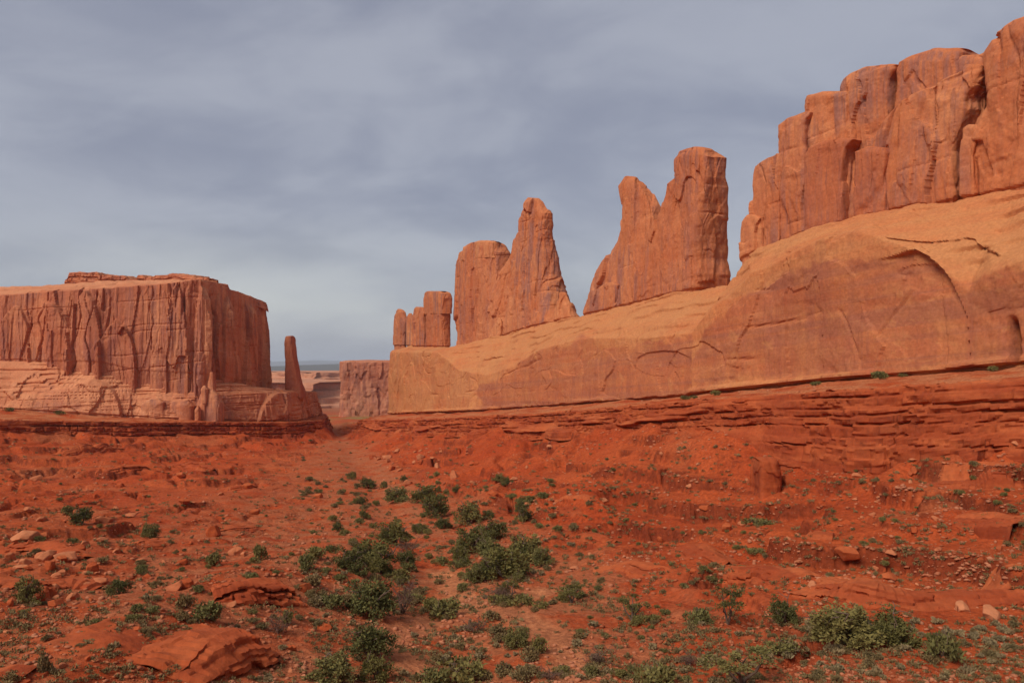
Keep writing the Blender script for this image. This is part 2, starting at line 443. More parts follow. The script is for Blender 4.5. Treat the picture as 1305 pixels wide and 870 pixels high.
def height(X, Y, full=False):
    X = np.asarray(X, float); Y = np.asarray(Y, float)
    shp = X.shape; X = X.ravel(); Y = Y.ravel()
    dR = np.full(X.shape, 500.0); dL = dR.copy(); dW = dR.copy()
    near = (Y > -150) & (Y < 900) & (np.abs(X) < 700)
    if near.any():
        x, y = X[near], Y[near]
        a = seg_dist(x, y, poly_R, True); a[inside(x, y, poly_R)] *= -1
        b = seg_dist(x, y, poly_L, True); b[inside(x, y, poly_L)] *= -1
        dR[near] = a; dL[near] = b; dW[near] = seg_dist(x, y, wash_xy)
    t = (X - 115) * TD[0] + Y * TD[1]
    n = (X - 115) * ND[0] + Y * ND[1]
    topR = z_base(t) - 0.10 * np.clip(n, -5, 40)
    topL = zL_top(X, Y)
    zf = floor_t(Y)
    pr, pl = np.clip(dR, 0.5, None), np.clip(dL, 0.5, None)
    wr, wl = 1 / pr ** 2, 1 / pl ** 2
    foot = (wr * (topR - ledge_R(t)) + wl * (topL - LEDGE_L * (1 - 0.6 * sstep(Y, 300, 335)) * (0.85 + 0.5 * perlin(X / 19.0, Y / 19.0, 0.4)))) / (wr + wl)
    dB = np.minimum(pr, pl)
    s = dW / (dW + dB)
    g = np.clip((s - 0.16) / 0.84, 0, 1) ** 1.15
    fade = 1 - sstep(Y, 430, 620)
    z = zf + np.maximum(foot - zf, -3) * g * fade
    z = z + (2.6 + 1.2 * perlin(X / 9.0, Y / 12.0, 0.8)) * sstep(-X, 8, 20) * sstep(Y, 110, 60) * sstep(Y, 20, 40)
    # slope relief
    det = 1 - sstep(np.hypot(X, Y), 500, 900)
    slope = sstep(s, 0.12, 0.4) * det
    z = z + det * (0.9 * fbm(X / 24, Y / 24, 0, 4, 2) * (0.25 + slope) + 0.42 * fbm(X / 5.5, Y / 5.5, 0, 4, 7) * (0.35 + slope) + 0.17 * fbm(X / 1.3, Y / 1.3, 0, 4, 11))
    # gullies running down the slope
    z = z - det * slope * 1.2 * sstep(np.abs(perlin(X / 17 + 0.4 * perlin(X / 9, Y / 9), Y / 40, 0, 23)), 0.12, 0.0)
    # sedimentary steps
    S = 2.3
    q = (z + 0.07 * Y + 1.1 * fbm(X / 26, Y / 26, 0, 3, 31)) / S
    fr = q - np.floor(q)
    msk = sstep(fbm(X / 15, Y / 15, 0.5, 3, 41), -0.2, 0.2) * slope
    stair = sstep(fr, 0.80, 0.97)
    lift = (stair - fr) * S * 0.78 * msk
    z = z + lift
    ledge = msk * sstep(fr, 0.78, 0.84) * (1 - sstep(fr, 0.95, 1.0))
    q2 = (z + 0.07 * Y + 0.5 * fbm(X / 9, Y / 9, 0, 3, 35)) / 0.75
    f2 = q2 - np.floor(q2)
    m2 = sstep(fbm(X / 8, Y / 8, 2.5, 3, 45), 0.05, 0.4) * slope
    z = z + (sstep(f2, 0.75, 0.97) - f2) * 0.75 * 0.55 * m2
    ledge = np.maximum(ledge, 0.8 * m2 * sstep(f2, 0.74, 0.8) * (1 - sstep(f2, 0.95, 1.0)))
    # small wash channel
    z = z - det * 0.9 * np.exp(-(dW / (2.2 + 0.01 * Y)) ** 2) * sstep(Y, 20, 45)
    # benches
    nb = 0.5 * fbm(X / 12, Y / 12, 0, 4, 51) + 0.18 * fbm(X / 2.5, Y / 2.5, 0, 3, 55)
    kR = 1 - sstep(dR, -1.6, -0.5); kL = 1 - sstep(dL, -1.6, -0.5)
    z = z + (topR - 0.15 + nb - z) * kR
    z = z + (topL - 0.15 + nb - z) * kL
    if not full: return z.reshape(shp)
    return [v.reshape(shp) for v in (z, s, dW, dR, dL, ledge * (1 - np.maximum(kR, kL)), np.maximum(kR, kL))]


def ground_hit(x, y, dmin=25.0, dmax=520.0):
    """where the line of sight through a pixel meets the terrain"""
    d = np.exp(np.linspace(np.log(dmin), np.log(dmax), 1500))
    X = (x - CX) / F * d; Z = -(y - HY) / F * d
    h = height(X, d)
    k = np.argmax(Z < h)
    if not (Z < h)[k]: return None
    return X[k], d[k], h[k]


trail_px = [[(560, 728), (582, 745), (588, 765), (640, 778), (685, 795), (712, 815), (724, 840), (728, 875)],
            [(560, 880), (530, 850), (508, 835), (500, 815), (520, 800), (545, 790)], [(640, 778), (670, 760), (690, 752)]]
trails = []
for tr in trail_px:
    pts = [ground_hit(x, min(y, 885)) for x, y in tr]
    trails.append(np.array([(p[0], p[1]) for p in pts if p is not None]))

phi = np.concatenate([np.linspace(-180, -48, 34)[:-1], np.linspace(-48, -40, 40)[:-1], np.linspace(-40, 40, 1080), np.linspace(40, 48, 40)[1:], np.linspace(48, 180, 34)[1:]])
rad = np.concatenate([[0.3], np.exp(np.linspace(np.log(1.0), np.log(34), 70))[:-1], np.exp(np.linspace(np.log(34), np.log(480), 640))[:-1], np.exp(np.linspace(np.log(480), np.log(45000), 100))])
PH, RA = np.meshgrid(np.radians(phi), rad)
GX, GY = np.sin(PH) * RA, np.cos(PH) * RA
GZ, gs, gW, gR, gL, gledge, gbench = height(GX, GY, True)
sand = np.zeros(GX.shape)
wn = fbm(GX / 3.0, GY / 3.0, 0, 3, 61)
for tr in trails:
    m = (GY > 25) & (GY < 120) & (np.abs(GX) < 40)
    sand[m] = np.maximum(sand[m], 1 - sstep(seg_dist(GX[m], GY[m], tr) + 0.6 * wn[m], 0.6, 2.1))
GZ = GZ - 0.12 * sand
sand = np.maximum(sand, 0.8 * gbench * sstep(fbm(GX / 7, GY / 7, 0, 3, 63), -0.5, 0.3))
wash_m = (1 - sstep(gs, 0.14, 0.42)) * (1 - sstep(GY, 400, 620))
green = np.exp(-(((GY - 640) / 130.0) ** 2)) * sstep(fbm(GX / 40, GY / 40, 0, 3, 71), -0.3, 0.3) * (np.abs(GX / np.maximum(GY, 1) + 0.235) < 0.07)
far = sstep(np.hypot(GX, GY), 700, 1500)
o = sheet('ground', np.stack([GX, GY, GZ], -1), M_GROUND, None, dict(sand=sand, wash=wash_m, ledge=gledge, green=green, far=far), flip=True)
tag(o, kind='structure')


# ----------------------------------------------------------------- rock builders
def soften(D, wrap=False):
    """one small blur, so that steps finer than the mesh do not break into dashes"""
    if wrap: D = 0.25 * np.roll(D, 1, 1) + 0.5 * D + 0.25 * np.roll(D, -1, 1)
    else:
        D = D.copy(); D[:, 1:-1] = 0.25 * D[:, :-2] + 0.5 * D[:, 1:-1] + 0.25 * D[:, 2:]
    E = D.copy(); E[1:-1] = 0.25 * D[:-2] + 0.5 * D[1:-1] + 0.25 * D[2:]
    return E


def panel(a, b, c, k=3.0, w=0.12, seed=0):
    """stepped noise: broad exfoliated plates with crisp edges"""
    q = fbm(a, b, c, 3, seed) * k
    f = q - np.floor(q)
    return (np.floor(q) + sstep(f, 0.5 - w, 0.5 + w)) / k


def facet(a, b, sa, sb, seed=0, tilt=0.25):
    """fractured face: irregular cells, each a plane with its own set-back and tilt"""
    u = np.asarray(a) / sa + 0.18 * perlin(np.asarray(a) / sa * 1.7, np.asarray(b) / sb * 1.7, 0, seed + 61); v = np.asarray(b) / sb + 0.18 * perlin(np.asarray(a) / sa * 1.7, np.asarray(b) / sb * 1.7, 4.4, seed + 62)
    ui, vi = np.floor(u), np.floor(v)
    best = np.full(u.shape, 9e9); out = np.zeros(u.shape)
    for dx in (-1, 0, 1):
        for dy in (-1, 0, 1):
            cx, cy = ui + dx, vi + dy
            k = cx * 131 + cy * 7919
            jx, jy = cellrand(k, seed + 1), cellrand(k, seed + 2)
            ex, ey = u - cx - jx, v - cy - jy
            d = ex * ex + ey * ey
            val = cellrand(k, seed + 3) - 0.5 + tilt * ((cellrand(k, seed + 4) - 0.5) * 2 * ex + (cellrand(k, seed + 5) - 0.5) * 2 * ey)
            m = d < best
            best = np.where(m, d, best); out = np.where(m, val, out)
    return out


def rock_disp(h, n, z, amp=1.0, flute=1.0, seed=0, zs=1.25):
    """outward relief of a sandstone face; h runs along the face, n across, z up"""
    z0 = z; z = z / zs
    flute = flute * (0.35 + 0.9 * sstep(perlin(h / 23, n / 23, z / 28, seed + 44), -0.25, 0.35))
    d = 0.35 * fbm(h / 14, n / 14, z / 22, 3, seed)
    hn = h + 0.8 * n
    d = d + 1.7 * facet(hn, z, 6.5, 15.0, seed + 5, 0.6) + flute * 0.65 * facet(hn, z, 2.6, 9.0, seed + 7, 0.6)
    d = d + 0.8 * panel(h / 9, n / 9, z / 26, 3.0, 0.05, seed + 5)
    d = d + 0.22 * facet(hn, z, 1.3, 2.6, seed + 8, 0.6) + 0.16 * fbm(h / 1.8, n / 1.8, z / 3.0, 3, seed + 13)
    z = z0; sz = z + 0.079 * h
    cut = np.abs(perlin(sz / 5.5 + 0.25 * perlin(h / 14, n / 14, z / 14, seed + 1), 0.37, 0.11 * h / 12, seed + 17))
    d = d - 0.30 * sstep(cut, 0.09, 0.0) * sstep(perlin(h / 9, n / 9, sz / 6, seed + 51), -0.1, 0.25)
    jt = np.abs(perlin(h / 8 + 0.35 * perlin(h / 11, n / 11, z / 9, seed + 2), n / 9, z / 70, seed + 21))
    d = d - flute * 1.0 * sstep(jt, 0.07, 0.0) * sstep(perlin(h / 19, n / 19, z / 30, seed + 3), -0.1, 0.2)
    return d * amp


def slab(name, parent, left, right, n, depth, mat=None, res=0.21, e=5.0, seed=1, rnd=None, amp=0.7, flute=1.0, foot=None, varn=0.0, pale=0.0, vpos=None, sink=2.5, side=0.42):
    """a free-standing slab of rock between two traced edges, standing across the wall's line with its own thickness"""
    mat = mat or M_WALL
    e = e * 1.35
    ly, lx = np.array([(p[1], p[0]) for p in left], float)[::-1].T; ry_, rx_ = np.array([(p[1], p[0]) for p in right], float)[::-1].T
    ly = ly + 1e-5 * np.arange(len(ly)); ry_ = ry_ + 1e-5 * np.arange(len(ry_))
    ytop, ybot = min(ly[0], ry_[0]), max(ly[-1], ry_[-1])
    axt, axn = AX()
    xm = (lx[-1] + rx_[-1]) / 2; Tm, Zm = W(xm, ybot, n); Ym = float(-Zm / (ybot - HY) * F) if abs(ybot - HY) > 1 else float(wall_xy(Tm, n)[1])
    H = (ybot - ytop) / F * Ym + sink
    k = int(np.clip(H / res, 24, 360))
    u = np.linspace(0, 1, k); u = 1 - (1 - u) ** 1.25
    yy = ybot + sink / Ym * F + (ytop - ybot - sink / Ym * F) * u
    XL = np.interp(yy, ly, lx); XR = np.interp(yy, ry_, rx_)
    xc = (XL + XR) / 2; th0 = np.arctan((xc - CX) / F)
    ca = np.abs(axt[0] * np.cos(th0) - axt[1] * np.sin(th0)); cb = np.abs(axn[0] * np.cos(th0) - axn[1] * np.sin(th0))
    rnd = rnd or min(depth * 0.45, H * 0.3)
    up_ = (yy - ytop) / F * Ym                       # metres below the top
    c, _z = W(xc, yy, n - depth / 2)
    Yc = wall_xy(c, n - depth / 2)[1]
    wp = np.maximum((XR - XL) / 2, 0.3) / F * np.cos(th0) * Yc
    wp = wp * (0.6 + 0.4 * np.sqrt(np.clip(1 - (1 - np.clip(up_ / min(1.2, rnd), 0, 1)) ** 2, 0, 1)))
    dep = depth / 2 * np.sqrt(np.clip(1 - (1 - np.clip(up_ / rnd, 0, 1)) ** 2, 0.02, 1))
    dep = np.minimum(dep, side * wp / np.maximum(cb, 1e-3))
    q_ = e / (e - 1)
    hw = np.maximum(wp ** q_ - (dep * cb) ** q_, 1e-6) ** (1 / q_) / ca
    nc = n - dep.max()
    wm = np.percentile(hw, 75); dm = np.percentile(dep, 75)
    th = np.linspace(0, 2 * np.pi, 2000, endpoint=False)
    sx = np.sign(np.cos(th)) * np.abs(np.cos(th)) ** (2 / e); sy = np.sign(np.sin(th)) * np.abs(np.sin(th)) ** (2 / e)
    cx, cy = sx * wm, sy * dm
    L = np.r_[0, np.cumsum(np.hypot(np.diff(cx, append=cx[0]), np.diff(cy, append=cy[0])))]
    m = int(np.clip(L[-1] / res, 40, 500))
    at_ = np.linspace(0, L[-1], m, endpoint=False)
    rx = np.interp(at_, L, np.r_[sx, sx[0]]); ry = np.interp(at_, L, np.r_[sy, sy[0]])
    ncl = n - 0.6 * dep - 0.4 * dep.max()
    c = W(xc, yy, ncl)[0]
    T = c[:, None] + hw[:, None] * rx[None]; N = ncl[:, None] + dep[:, None] * ry[None]
    Yv = wall_xy(T, np.repeat(ncl[:, None], T.shape[1], 1))[1]
    ZZ = -(yy[:, None] - HY) / F * Yv
    ztop = ZZ.max(0)[None]
    nx = np.gradient(np.r_[ry[-1:], ry, ry[:1]] * dm)[1:-1]; ny = -np.gradient(np.r_[rx[-1:], rx, rx[:1]] * wm)[1:-1]
    ln = np.hypot(nx, ny) + 1e-9; nx, ny = nx / ln, ny / ln
    D = rock_disp(T, N, ZZ, amp, flute, seed)
    D = D * np.clip(wp / 2.5, 0.15, 1)[:, None] * (0.35 + 0.65 * sstep(ztop - ZZ, 0.0, 2.0))
    if foot is not None:
        ft, fz = W([p[0] for p in foot], [p[1] for p in foot], n)
        o_ = np.argsort(ft)
        zf = np.interp(T, ft[o_], fz[o_])
        D = D - 0.6 * (1 - sstep(ZZ - zf + 0.25 * perlin(T / 3, ZZ), 0.35, 0.75))
    D = 0.55 * D + 0.45 * soften(D, True)
    T = T + D * nx[None]; N = N + D * ny[None]
    ZZ = ZZ + (0.35 * amp * perlin(T / 3.0, N / 3.0, ZZ / 6, seed + 40)) * sstep(ZZ - ztop, -4, 0)
    X, Y = wall_xy(T, N)
    P = np.stack([X, Y, ZZ], -1)
    org = np.asarray(parent.location) if parent is not None else np.zeros(3)
    V = np.concatenate([P.reshape(-1, 3), P[-1].mean(0)[None], P[0].mean(0)[None]]) - org
    q = grid_faces(k, m, wrap=True)
    i = np.arange(m); tri = np.stack([(k - 1) * m + i, (k - 1) * m + (i + 1) % m, np.full(m, k * m)], 1)
    tri2 = np.stack([(i + 1) % m, i, np.full(m, k * m + 1)], 1)
    va = np.full((k, m), varn)
    if vpos is not None: va = vpos(T, N, ZZ)
    va = np.concatenate([va.ravel(), [varn, varn]]); pa = np.full(k * m + 2, pale)
    return make_mesh(name, V, [q, np.concatenate([tri, tri2])], mat, parent, dict(varn=va, pale=pa), crease=24)


AX = lambda: (TD, ND)


def px_of(X, Y, Z):
    return CX + X / Y * F, HY - Z / Y * F


def poly_mask(px, py, poly, soft=6.0):
    P = np.array(poly, float)
    d = seg_dist(px.ravel(), py.ravel(), P, True).reshape(px.shape)
    ins = inside(px.ravel(), py.ravel(), P).reshape(px.shape)
    return sstep(np.where(ins, d, -d), -soft, soft)


def strip(name, path, profile, mat, parent, disp, step_z=0.45, smooth=2, attrs=None, closed_ends=True, blur=False):
    """a cliff sheet along a plan path; profile = [(offset along the outward normal, z), ...] per column, foot to back"""
    path = np.asarray(path, float); C = len(path)
    d = np.gradient(path, axis=0)
    for _ in range(4): d[1:-1] = 0.25 * d[:-2] + 0.5 * d[1:-1] + 0.25 * d[2:]
    d /= np.linalg.norm(d, axis=1)[:, None]
    nrm = np.stack([-d[:, 1], d[:, 0]], 1)          # outward: to the left of the path
    s = np.r_[0, np.cumsum(np.linalg.norm(np.diff(path, axis=0), axis=1))]
    offs, zs = [], []
    pr = [(np.broadcast_to(np.asarray(a, float), C), np.broadcast_to(np.asarray(b, float), C)) for a, b in profile]
    for (a0, z0), (a1, z1) in zip(pr[:-1], pr[1:]):
        L = np.median(np.hypot(a1 - a0, z1 - z0)); k = max(2, int(L / step_z))
        for u in np.linspace(0, 1, k, endpoint=False): offs.append(a0 + (a1 - a0) * u); zs.append(z0 + (z1 - z0) * u)
    offs.append(pr[-1][0]); zs.append(pr[-1][1])
    A, Z = np.array(offs), np.array(zs)
    for _ in range(smooth):
        A[1:-1] = 0.25 * A[:-2] + 0.5 * A[1:-1] + 0.25 * A[2:]; Z[1:-1] = 0.25 * Z[:-2] + 0.5 * Z[1:-1] + 0.25 * Z[2:]
    S = np.repeat(s[None], len(A), 0)
    X0 = path[None, :, 0] + nrm[None, :, 0] * A; Y0 = path[None, :, 1] + nrm[None, :, 1] * A
    D, dz = disp(S, A, Z, X0, Y0)
    if blur: D = soften(D); dz = soften(dz)
    X = X0 + nrm[None, :, 0] * D; Y = Y0 + nrm[None, :, 1] * D; Z2 = Z + dz
    at = attrs(S, A, Z, X0, Y0) if attrs else dict(varn=np.zeros(A.shape), pale=np.zeros(A.shape))
    org = np.asarray(parent.location) if parent is not None else (0, 0, 0)
    return sheet(name, np.stack([X, Y, Z2], -1), mat, parent, at, org, flip=True, crease=24)


# ----------------------------------------------------------------- the long wall: lower cliff
def line_t(pts, n):
    t, z = W([p[0] for p in pts], [p[1] for p in pts], n)
    o_ = np.argsort(t)
    return lambda q: np.interp(q, t[o_], z[o_])


cliff = empty('sandstone_cliff', (40, 168, -6))
tag(cliff, 'long smooth orange sandstone wall with rock towers on its sloping shoulder', 'cliff')
tt = np.arange(40.0, 429.5, 0.26)
xs, ys = wall_xy(tt, 0.0)
yc = line_t([(440, 446), (500, 446), (560, 447), (590, 472), (620, 478), (650, 468), (690, 445), (740, 431), (830, 430), (880, 424), (900, 402), (955, 352), (1060, 303), (1095, 294), (1160, 315), (1200, 335), (1240, 372), (1262, 352), (1305, 335), (1400, 310), (1600, 280)], -1.0)(tt)
BACK = np.interp(tt, W(np.array([1500, 1100, 1000, 940, 900, 870, 600, 570, 500]), 440, 0)[0], [13, 12, 11, 9.5, 11, 14, 14, 10, 10])
upper_px = [(440, 441), (500, 441), (575, 443), (600, 440), (640, 428), (690, 413), (735, 404), (800, 389), (851, 376), (925, 361), (946, 330), (995, 310), (1045, 292), (1090, 280), (1145, 270), (1225, 255), (1305, 241), (1400, 222), (1600, 190)]
_ux, _uy = np.array(upper_px, float).T
_back_px = np.interp(_ux, [500, 570, 600, 870, 900, 940, 1000, 1100, 1500], [10, 10, 14, 14, 11, 9.5, 11, 12, 13])
_ut, _uz = W(_ux, _uy, -_back_px)
_o = np.argsort(_ut)
zu = np.interp(tt, _ut[_o], _uz[_o])
yc = np.minimum(yc, zu - 0.8)
zb = z_base(tt)
end = sstep(tt, 426.5, 429.5)


def lower_feat(px, py):
    d = np.zeros(px.shape)
    d += 1.5 * (1 - sstep(px, 604, 608)) * sstep(py, 443, 450)
    xe = np.interp(py, [360, 370, 395, 415, 430, 445, 470, 505], [958, 950, 925, 905, 897, 890, 884, 886])
    f = px - xe + 3 * perlin(px / 9, py / 9)
    d += 1.3 * sstep(f, 0, 4) * (1 - 0.75 * sstep(f, 30, 170))
    ya = np.interp(px, [1110, 1135, 1160, 1172, 1190, 1204, 1216, 1226, 1234, 1238], [332, 328, 321, 318, 327, 338, 354, 376, 402, 480])
    ins = sstep(py - ya, 0, 2.5) * (1 - sstep(px, 1236, 1239))
    d -= 0.85 * ins * sstep(px, 1125, 1195) * (1 - 0.75 * sstep(py, 335, 400))
    d += 0.9 * sstep(px, 1100, 1180) * (1 - ins) * sstep(py, 285, 316) * (1 - 0.8 * sstep(py, 345, 410))
    ya2 = np.interp(px, [806, 812, 822, 842, 862, 880], [470, 455, 449, 446, 447, 456])
    d -= 0.4 * sstep(py - ya2, 0, 2) * sstep(px, 806, 812) * (1 - sstep(px, 868, 884)) * (1 - 0.8 * sstep(py, 450, 500))
    d -= 3.5 * np.exp(-((px - 1293 - (py - 430) * 0.06) / 5.0) ** 2) * sstep(py, 400, 420) * (1 - sstep(py, 462, 470))
    lip = np.interp(px, [1125, 1140, 1200, 1240, 1252, 1275, 1290], [302, 305, 311, 307, 309, 323, 330])
    d += 0.7 * sstep(lip - py, 0, 1.6) * (1 - sstep(lip - py, 8, 26)) * sstep(px, 1120, 1150) * (1 - sstep(px, 1280, 1292))
    return d


VARN_POLY = [[(1205, 352), (1240, 362), (1262, 350), (1310, 345), (1500, 335), (1500, 455), (1300, 462), (1236, 470)], [(612, 524), (606, 500), (622, 486), (650, 468), (690, 446), (735, 431), (752, 433), (760, 445), (800, 440), (834, 434), (884, 426), (884, 470), (880, 506), (740, 516)],
             [(888, 500), (886, 470), (893, 446), (905, 425), (925, 404), (960, 372), (1040, 335), (1120, 330), (1180, 330), (1225, 372), (1236, 420), (1238, 466), (1120, 478), (1010, 482), (950, 480)]]


def cliff_disp(S, A, Z, X, Y):
    px, py = px_of(X, Y, Z)
    t = (X - 115) * TD[0] + Y * TD[1]
    n = (X - 115) * ND[0] + Y * ND[1]
    face = sstep(A, -4.5, -1.5)
    d = (0.32 * rock_disp(t, n, Z, 0.8, 0.6, 71) + 0.7 * fbm(t / 24, Z / 22, 0, 3, 3)) * (0.3 + 0.7 * face)
    d = d + (0.38 * facet(t, Z, 15.0, 7.5, 301, 0.35) + 0.18 * facet(t, Z, 5.0, 3.2, 302, 0.5) * sstep(fbm(t / 20, Z / 9, 0, 3, 303), 0.0, 0.3)) * face
    ck = np.abs(perlin(t / 26 + 0.9 * perlin(t / 30, Z / 18, 0, 305), Z / 11, 0.3, 304))
    d = d - 0.35 * sstep(ck, 0.04, 0.0) * sstep(perlin(t / 17, Z / 12, 0, 306), 0.1, 0.35) * face
    d = d + lower_feat(px, py) * (A > -20)
    zz = Z - z_base(t)
    d = d - 1.3 * (1 - sstep(zz + 0.3 * perlin(t / 4, 0.3), 0.15, 0.55)) * (A > -2)
    d = d + 0.7 * (1 - sstep(zz + 0.3 * perlin(t / 5, 2.3), 1.0, 1.6)) * sstep(zz, 0.3, 0.6) * (A > -2) * sstep(perlin(t / 15, 5.5), -0.2, 0.1)
    sb = (Z + 0.079 * t) / 2.4 + 0.5 * fbm(t / 30, n / 12, 0, 3, 97)
    fb = sb - np.floor(sb)
    d = d + (1 - face) * (A > -22) * 0.9 * (sstep(fb, 0.0, 0.4) - 0.5) * sstep(perlin(t / 13, n / 7, np.floor(sb) * 0.7, 98), -0.15, 0.2)
    dz = (1 - face) * (0.55 * panel(t / 10, n / 6, Z / 6, 3, 0.1, 91) + 0.25 * fbm(t / 4, n / 3, Z / 4, 3, 95)) * (A > -30)
    return d, dz


def cliff_attr(S, A, Z, X, Y):
    px, py = px_of(X, Y, Z)
    wx = 9 * fbm(px / 22, py / 22, 0, 3, 5); wy = 9 * fbm(px / 22, py / 22, 3.3, 3, 6)
    v = np.zeros(px.shape)
    for P in VARN_POLY: v = np.maximum(v, poly_mask(px + wx, py + wy, P, 3.0))
    v *= 0.75 + 0.35 * np.clip(fbm(px / 40, py / 25, 1.1, 3, 8), -1, 1)
    p = sstep(-A, 2.0, 6.0) * 0.7 + 0.9 * poly_mask(px + wx, py + wy, [(1120, 300), (1200, 308), (1290, 300), (1330, 310), (1320, 335), (1240, 345), (1195, 332), (1150, 318)], 6)
    p = np.maximum(p, 0.35 * (1 - v))
    return dict(varn=np.clip(v, 0, 1), pale=np.clip(p, 0, 1))


zg = zb - 4
pull = end * 2.5
strip('cliff_face', np.stack([xs, ys], 1),
      [(0.8 - pull, zg), (0.3 - pull, zb), (-1.0 - pull, yc), (-1.0 - 0.45 * BACK - pull * .5, yc + 0.52 * (zu - yc)), (-BACK - pull * .3, zu + 0.1),
       (-BACK - 30, zu - 0.5), (-BACK - 34, zg)], M_CLIFF, cliff, cliff_disp, 0.25, 1, cliff_attr)
# closing face at the far end
ex, ez = wall_xy(423.0, 0), None
# ----------------------------------------------------------------- towers on the wall
FOOT = upper_px


def tower(name, label, parts, xmid, n):
    t, z = W(xmid, np.interp(xmid, _ux, _uy), n)
    X, Y = wall_xy(t, n)
    o_ = tag(empty(name, (float(X), float(Y), float(z))), label, 'rock tower', 'rock towers along the wall')
    for i, kw in enumerate(parts):
        kw = dict(kw); nm = kw.pop('name', 'slab')
        slab(nm, o_, foot=FOOT, **kw)
    return o_


# short pillars at the far end
tower('rock_tower', 'cluster of four short square-topped stone pillars at the far end of the long wall', [
    dict(name='pillar', left=[(501, 443), (501, 420), (502, 402), (506, 394)], right=[(520, 444), (520, 410), (517, 398), (512, 393.5)], n=-9.8, depth=11, seed=11, e=4, amp=.45, varn=.5),
    dict(name='pillar', left=[(518, 444), (518, 405), (521, 399)], right=[(528, 444), (528, 408), (525, 399)], n=-10.5, depth=8, seed=12, e=4, amp=.35),
    dict(name='pillar', left=[(526, 444), (525, 402), (528, 392)], right=[(545.5, 443), (545, 400), (541, 391)], n=-10, depth=11, seed=13, e=4, amp=.45, varn=.5),
    dict(name='pillar', left=[(542, 443), (542, 420), (543, 397.5)], right=[(573, 443), (572, 420), (572.5, 397)], n=-9.6, depth=12, seed=14, e=6, amp=.4, varn=.8, rnd=.6),
    dict(name='pillar_head', left=[(540.5, 399), (539, 382), (541, 373)], right=[(574.5, 399), (575, 380), (573, 371)], n=-9.3, depth=12.5, seed=15, e=6, amp=.4, varn=.3, rnd=1.2, sink=0.2),
], 540, -6)

tower('rock_tower', 'broad pointed tower with a narrow crowned summit and a lower flat-topped shoulder', [
    dict(name='shoulder_slab', left=[(579, 445), (578, 400), (578, 350), (580, 338), (583, 328), (592, 315), (600, 309)], right=[(666, 430), (660, 380), (652, 345), (648, 322), (640, 308)], n=-14.5, depth=14, seed=21, e=4, varn=.55, rnd=5),
    dict(name='cap_rock', left=[(584, 326), (585, 322), (590, 319)], right=[(604, 320), (602, 315), (598, 314)], n=-15, depth=9, seed=22, e=3, amp=.4, sink=2, pale=.5),
    dict(name='cap_rock', left=[(606, 322), (606, 309), (608, 307)], right=[(636, 320), (636, 309), (634, 306.5)], n=-15, depth=12, seed=23, e=4, amp=.4, rnd=1, sink=2, pale=.5),
    dict(name='summit_slab', left=[(604, 446), (612, 415), (622, 380), (636, 350), (650, 320), (655, 305), (660, 295), (663, 275), (667, 262), (672, 254)], right=[(735, 410), (728, 395), (722, 375), (711, 350), (707, 330), (704, 315), (702, 290), (701, 272), (695, 262), (688, 252)], n=-13.9, depth=17, seed=24, e=3.2, varn=.35, rnd=9, amp=.8),
    dict(name='flake', left=[(620, 440), (628, 418), (634, 408)], right=[(641, 440), (641, 415), (638, 405)], n=-13.2, depth=5, seed=25, e=3, amp=.35),
    dict(name='flake', left=[(700, 420), (705, 395), (712, 380)], right=[(738, 412), (730, 390), (722, 372)], n=-13.5, depth=7, seed=27, e=3, amp=.5),
], 655, -15)

tower('rock_tower', 'tall twin tower with a knobbed lower peak and a taller square headed block', [
    dict(name='lower_slab', left=[(740, 403), (746, 388), (752, 372), (762, 345), (772, 328), (786, 300), (791, 280), (793, 265), (790, 250), (789, 238), (795, 228)], right=[(860, 380), (850, 330), (846, 280), (843, 262), (836, 247), (826, 236), (812, 225)], n=-14.3, depth=13, seed=31, e=4.2, varn=.45, rnd=5),
    dict(name='tower_block', left=[(800, 392), (812, 350), (822, 300), (838, 270), (845, 250), (848, 236), (860, 226), (861, 205), (866, 194), (880, 189)], right=[(924, 363), (924, 350), (919, 330), (921, 290), (922, 260), (925, 238), (922, 225), (923, 200), (915, 194), (905, 188)], n=-13.9, depth=15, seed=32, e=6, varn=.6, rnd=3.5),
    dict(name='foot_slab', left=[(741, 402), (748, 384), (760, 368), (768, 362)], right=[(799, 390), (798, 375), (796, 363), (790, 360)], n=-13, depth=7, seed=33, e=4, amp=.5, varn=.5),
], 835, -15)

